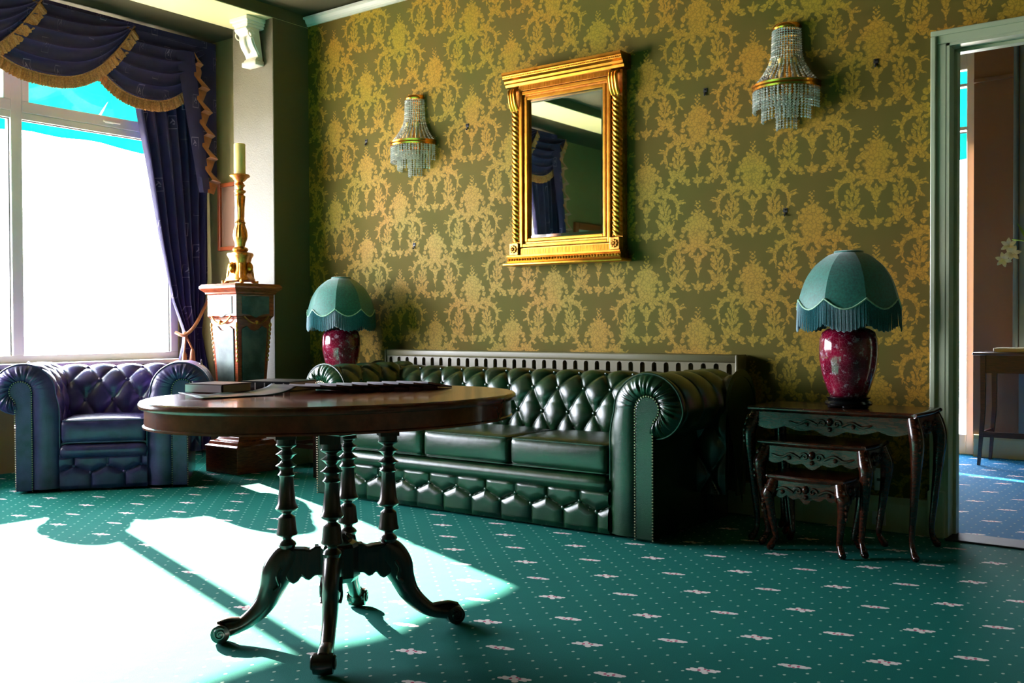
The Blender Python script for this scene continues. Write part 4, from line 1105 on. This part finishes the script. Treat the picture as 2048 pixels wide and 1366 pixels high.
# ---------------------------------------------------------------- the room beyond the doorway
FY = 7.42
fw_ = MB(); fw_.box(-1.60, 3, FY, FY+.2, 0, CZ); fw_.box(-4.45, -2.35, FY, FY+.2, 0, CZ); fw_.box(XW-.3, -5.35, FY, FY+.2, 0, CZ)
fw_.box(-2.35, -1.60, FY, FY+.2, 2.84, CZ); fw_.box(-5.35, -4.45, FY, FY+.2, 2.84, CZ); fw_.box(-5.35, -4.45, FY, FY+.2, 0, .3)
struct(fw_.build('wall_far', M['brown_wall'], smooth=False))
struct(MB().box(XW-.3, XW, WY+WT, FY, 0, CZ).build('wall_far_left', M['far_wall'], smooth=False))
struct(MB().box(-1.59, 3, FY-.004, FY-.001, 0, .02).build('trim_6', M['white'], smooth=False))
skirting('baseboard_far', -1.59, 3, FY-.013, M['white'])
struct(MB().box(-1.6, 3, FY-.012, FY, 2.58, 2.61).build('trim_4', M['brown_wall'], smooth=False, bevel=.003))
q = MB(); q.tube([(-1.33, FY-.03, .74), (-1.33, FY-.03, CZ)], .017, 10); struct(q.build('trim_5', M['greyblue']))
struct(MB().box(-1.31, -.9, FY-.02, FY-.002, .152, CZ).build('wall_recess', M['greyblue'], smooth=False))
gd = sempty('door_2')
for x0, x1 in ((-2.35, -2.29), (-1.66, -1.60)): MB().box(x0, x1, FY+.06, FY+.12, 0, 2.84).build('door_stile', M['upvc'], gd, smooth=False, bevel=.004)
MB().box(-2.29, -1.66, FY+.06, FY+.12, 0, .14).build('bottom_rail', M['upvc'], gd, smooth=False, bevel=.004)
MB().box(-2.29, -1.66, FY+.06, FY+.12, 2.70, 2.84).build('top_rail', M['upvc'], gd, smooth=False, bevel=.004)
MB().box(-2.29, -1.66, FY+.055, FY+.115, 2.275, 2.30).build('glazing_bar', M['upvc'], gd, smooth=False, bevel=.003)
MB().box(-2.29, -1.66, FY+.055, FY+.115, 2.58, 2.60).build('glazing_bar', M['upvc'], gd, smooth=False, bevel=.003)
MB().box(-2.29, -1.66, FY+.088, FY+.092, .14, 2.70).build('pane', M['glass'], gd, smooth=False)
w2 = sempty('window_unseen')  # unseen window, added and sized so the sun lays a floor stripe
MB().box(-5.35, -4.45, FY+.088, FY+.092, .3, 2.84).build('pane', M['glass'], w2, smooth=False)
for x0, x1 in ((-5.35, -5.32), (-4.48, -4.45)): MB().box(x0, x1, FY+.06, FY+.12, .3, 2.84).build('window_frame', M['upvc'], w2, smooth=False)
a2 = thing('awning', 'second teal awning, outside the garden door of the next room', 'awning', (-1.9, 7.75, 3.15))
awning(a2, -1.3, 2.2, .75, .72, 'y', .2)
MB().tube([(-1.3, .74, -.70), (2.2, .74, -.70)], .016, 8).build('front_bar', M['blackmatt'], a2)
cn_ = thing('console_table', 'slender red-brown console table in the room beyond the doorway', 'console table', (-1.0, 7.13, 0))
MB().rbox(-.50, .50, -.20, .20, .715, .733, .005, n=3).build('tabletop', M['redwood'], cn_)
for sy in (-1, 1):
    MB().box(-.44, .44, sy*.17-.01, sy*.17+.01, .60, .715).build('apron', M['redwood'], cn_, smooth=False)
    for sx in (-1, 1):
        MB().tube([(sx*.44, sy*.17, .715), (sx*.44, sy*.17, .35), (sx*.465, sy*.17, 0)], [.023, .019, .013], 4, up=(1, 1, 0)).build('leg', M['redwood'], cn_, smooth=False)
for sx in (-1, 1): MB().box(sx*.45-.01, sx*.45+.01, -.16, .16, .60, .715).build('apron', M['redwood'], cn_, smooth=False); MB().box(sx*.455-.008, sx*.455+.008, -.16, .16, .19, .215).build('stretcher', M['redwood'], cn_, smooth=False)
MB().box(-.45, .45, -.178, -.162, .185, .22).build('stretcher', M['redwood'], cn_, smooth=False)
tag(MB().rbox(-.33, .33, -.15, .15, 0, .028, .005, n=3).build('marble_slab', M['marble_white'], loc=(-1.06, 7.16, .7335)), 'pale marble slab lying on the console table', 'slab')
vs_ = thing('lily_vase', 'white lilies on an arching stem above the console table', 'flowers', (-1.02, 7.1, .7617))
MB().lathe([(.045, 0), (.05, .02), (.04, .12), (.03, .22), (.036, .25), (.030, .25)], n=20).build('vase', M['black'], vs_)
MB().tube(spline([(0, 0, .2), (-.06, -.02, .45), (-.16, -.03, .66), (-.27, -.05, .70)], 6), .005, 6).build('stem', M['stem'], vs_)
q = MB()
for p0, p1 in (((-.10, -.03, .55), (-.24, -.05, .80)), ((-.04, -.02, .38), (-.2, -.04, .42))):
    P0, P1 = Vector(p0), Vector(p1)
    q.tube([P0+(P1-P0)*k/6 for k in range(7)], [(.0015, .014*math.sin(PI*(k+.3)/6.6)) for k in range(7)], 6, up=(0, -1, 0))
q.build('leaf', M['stem'], vs_)
for bx_, bz_, tilt in ((-.285, .66, .5), (-.315, .57, -.3), (-.26, .61, 1.2)):
    fo = MB()
    for k in range(6):
        a = k*PI/3+tilt; d = Vector((math.cos(a), -.35, math.sin(a))); P0 = Vector((bx_, -.06, bz_))
        pts = [P0+d*(.050*j/6)+Vector((0, -.012*math.sin(PI*j/6), 0)) for j in range(7)]
        fo.tube(pts, [(.0018, .0035+.012*math.sin(PI*min(1, (j+.2)/6.2))) for j in range(7)], 6, up=(0, -1, 0))
    fo.ball((bx_, -.075, bz_), .006, 6, 4); fo.build('blossom', M['lily'], vs_)
bs = thing('shrub', 'garden shrub outside seen through the narrow glazed door', 'shrub', (-3.3, 13.5, -.15))
random.seed(3); q = MB()
for i in range(900):
    a = random.uniform(0, 2*PI); rr = random.random()**.5*.7; z = random.uniform(.1, 1.0)*(1.15-rr*.6); d = Vector((random.uniform(-1, 1), random.uniform(-1, 1), random.uniform(-.3, 1))).normalized(); s_ = d.orthogonal().normalized()*.03
    p = Vector((rr*math.cos(a), rr*math.sin(a), z)); q.add([p-s_, p+d*.05+s_*.3, p+d*.13, p+d*.05+s_*1.6], [(0, 1, 2, 3)])
tag(q.build('foliage', M['bush'], bs, smooth=False), kind='stuff')
MB().tube([(0, 0, 0), (0, 0, .5)], .03, 8).build('trunk', M['redwood'], bs)
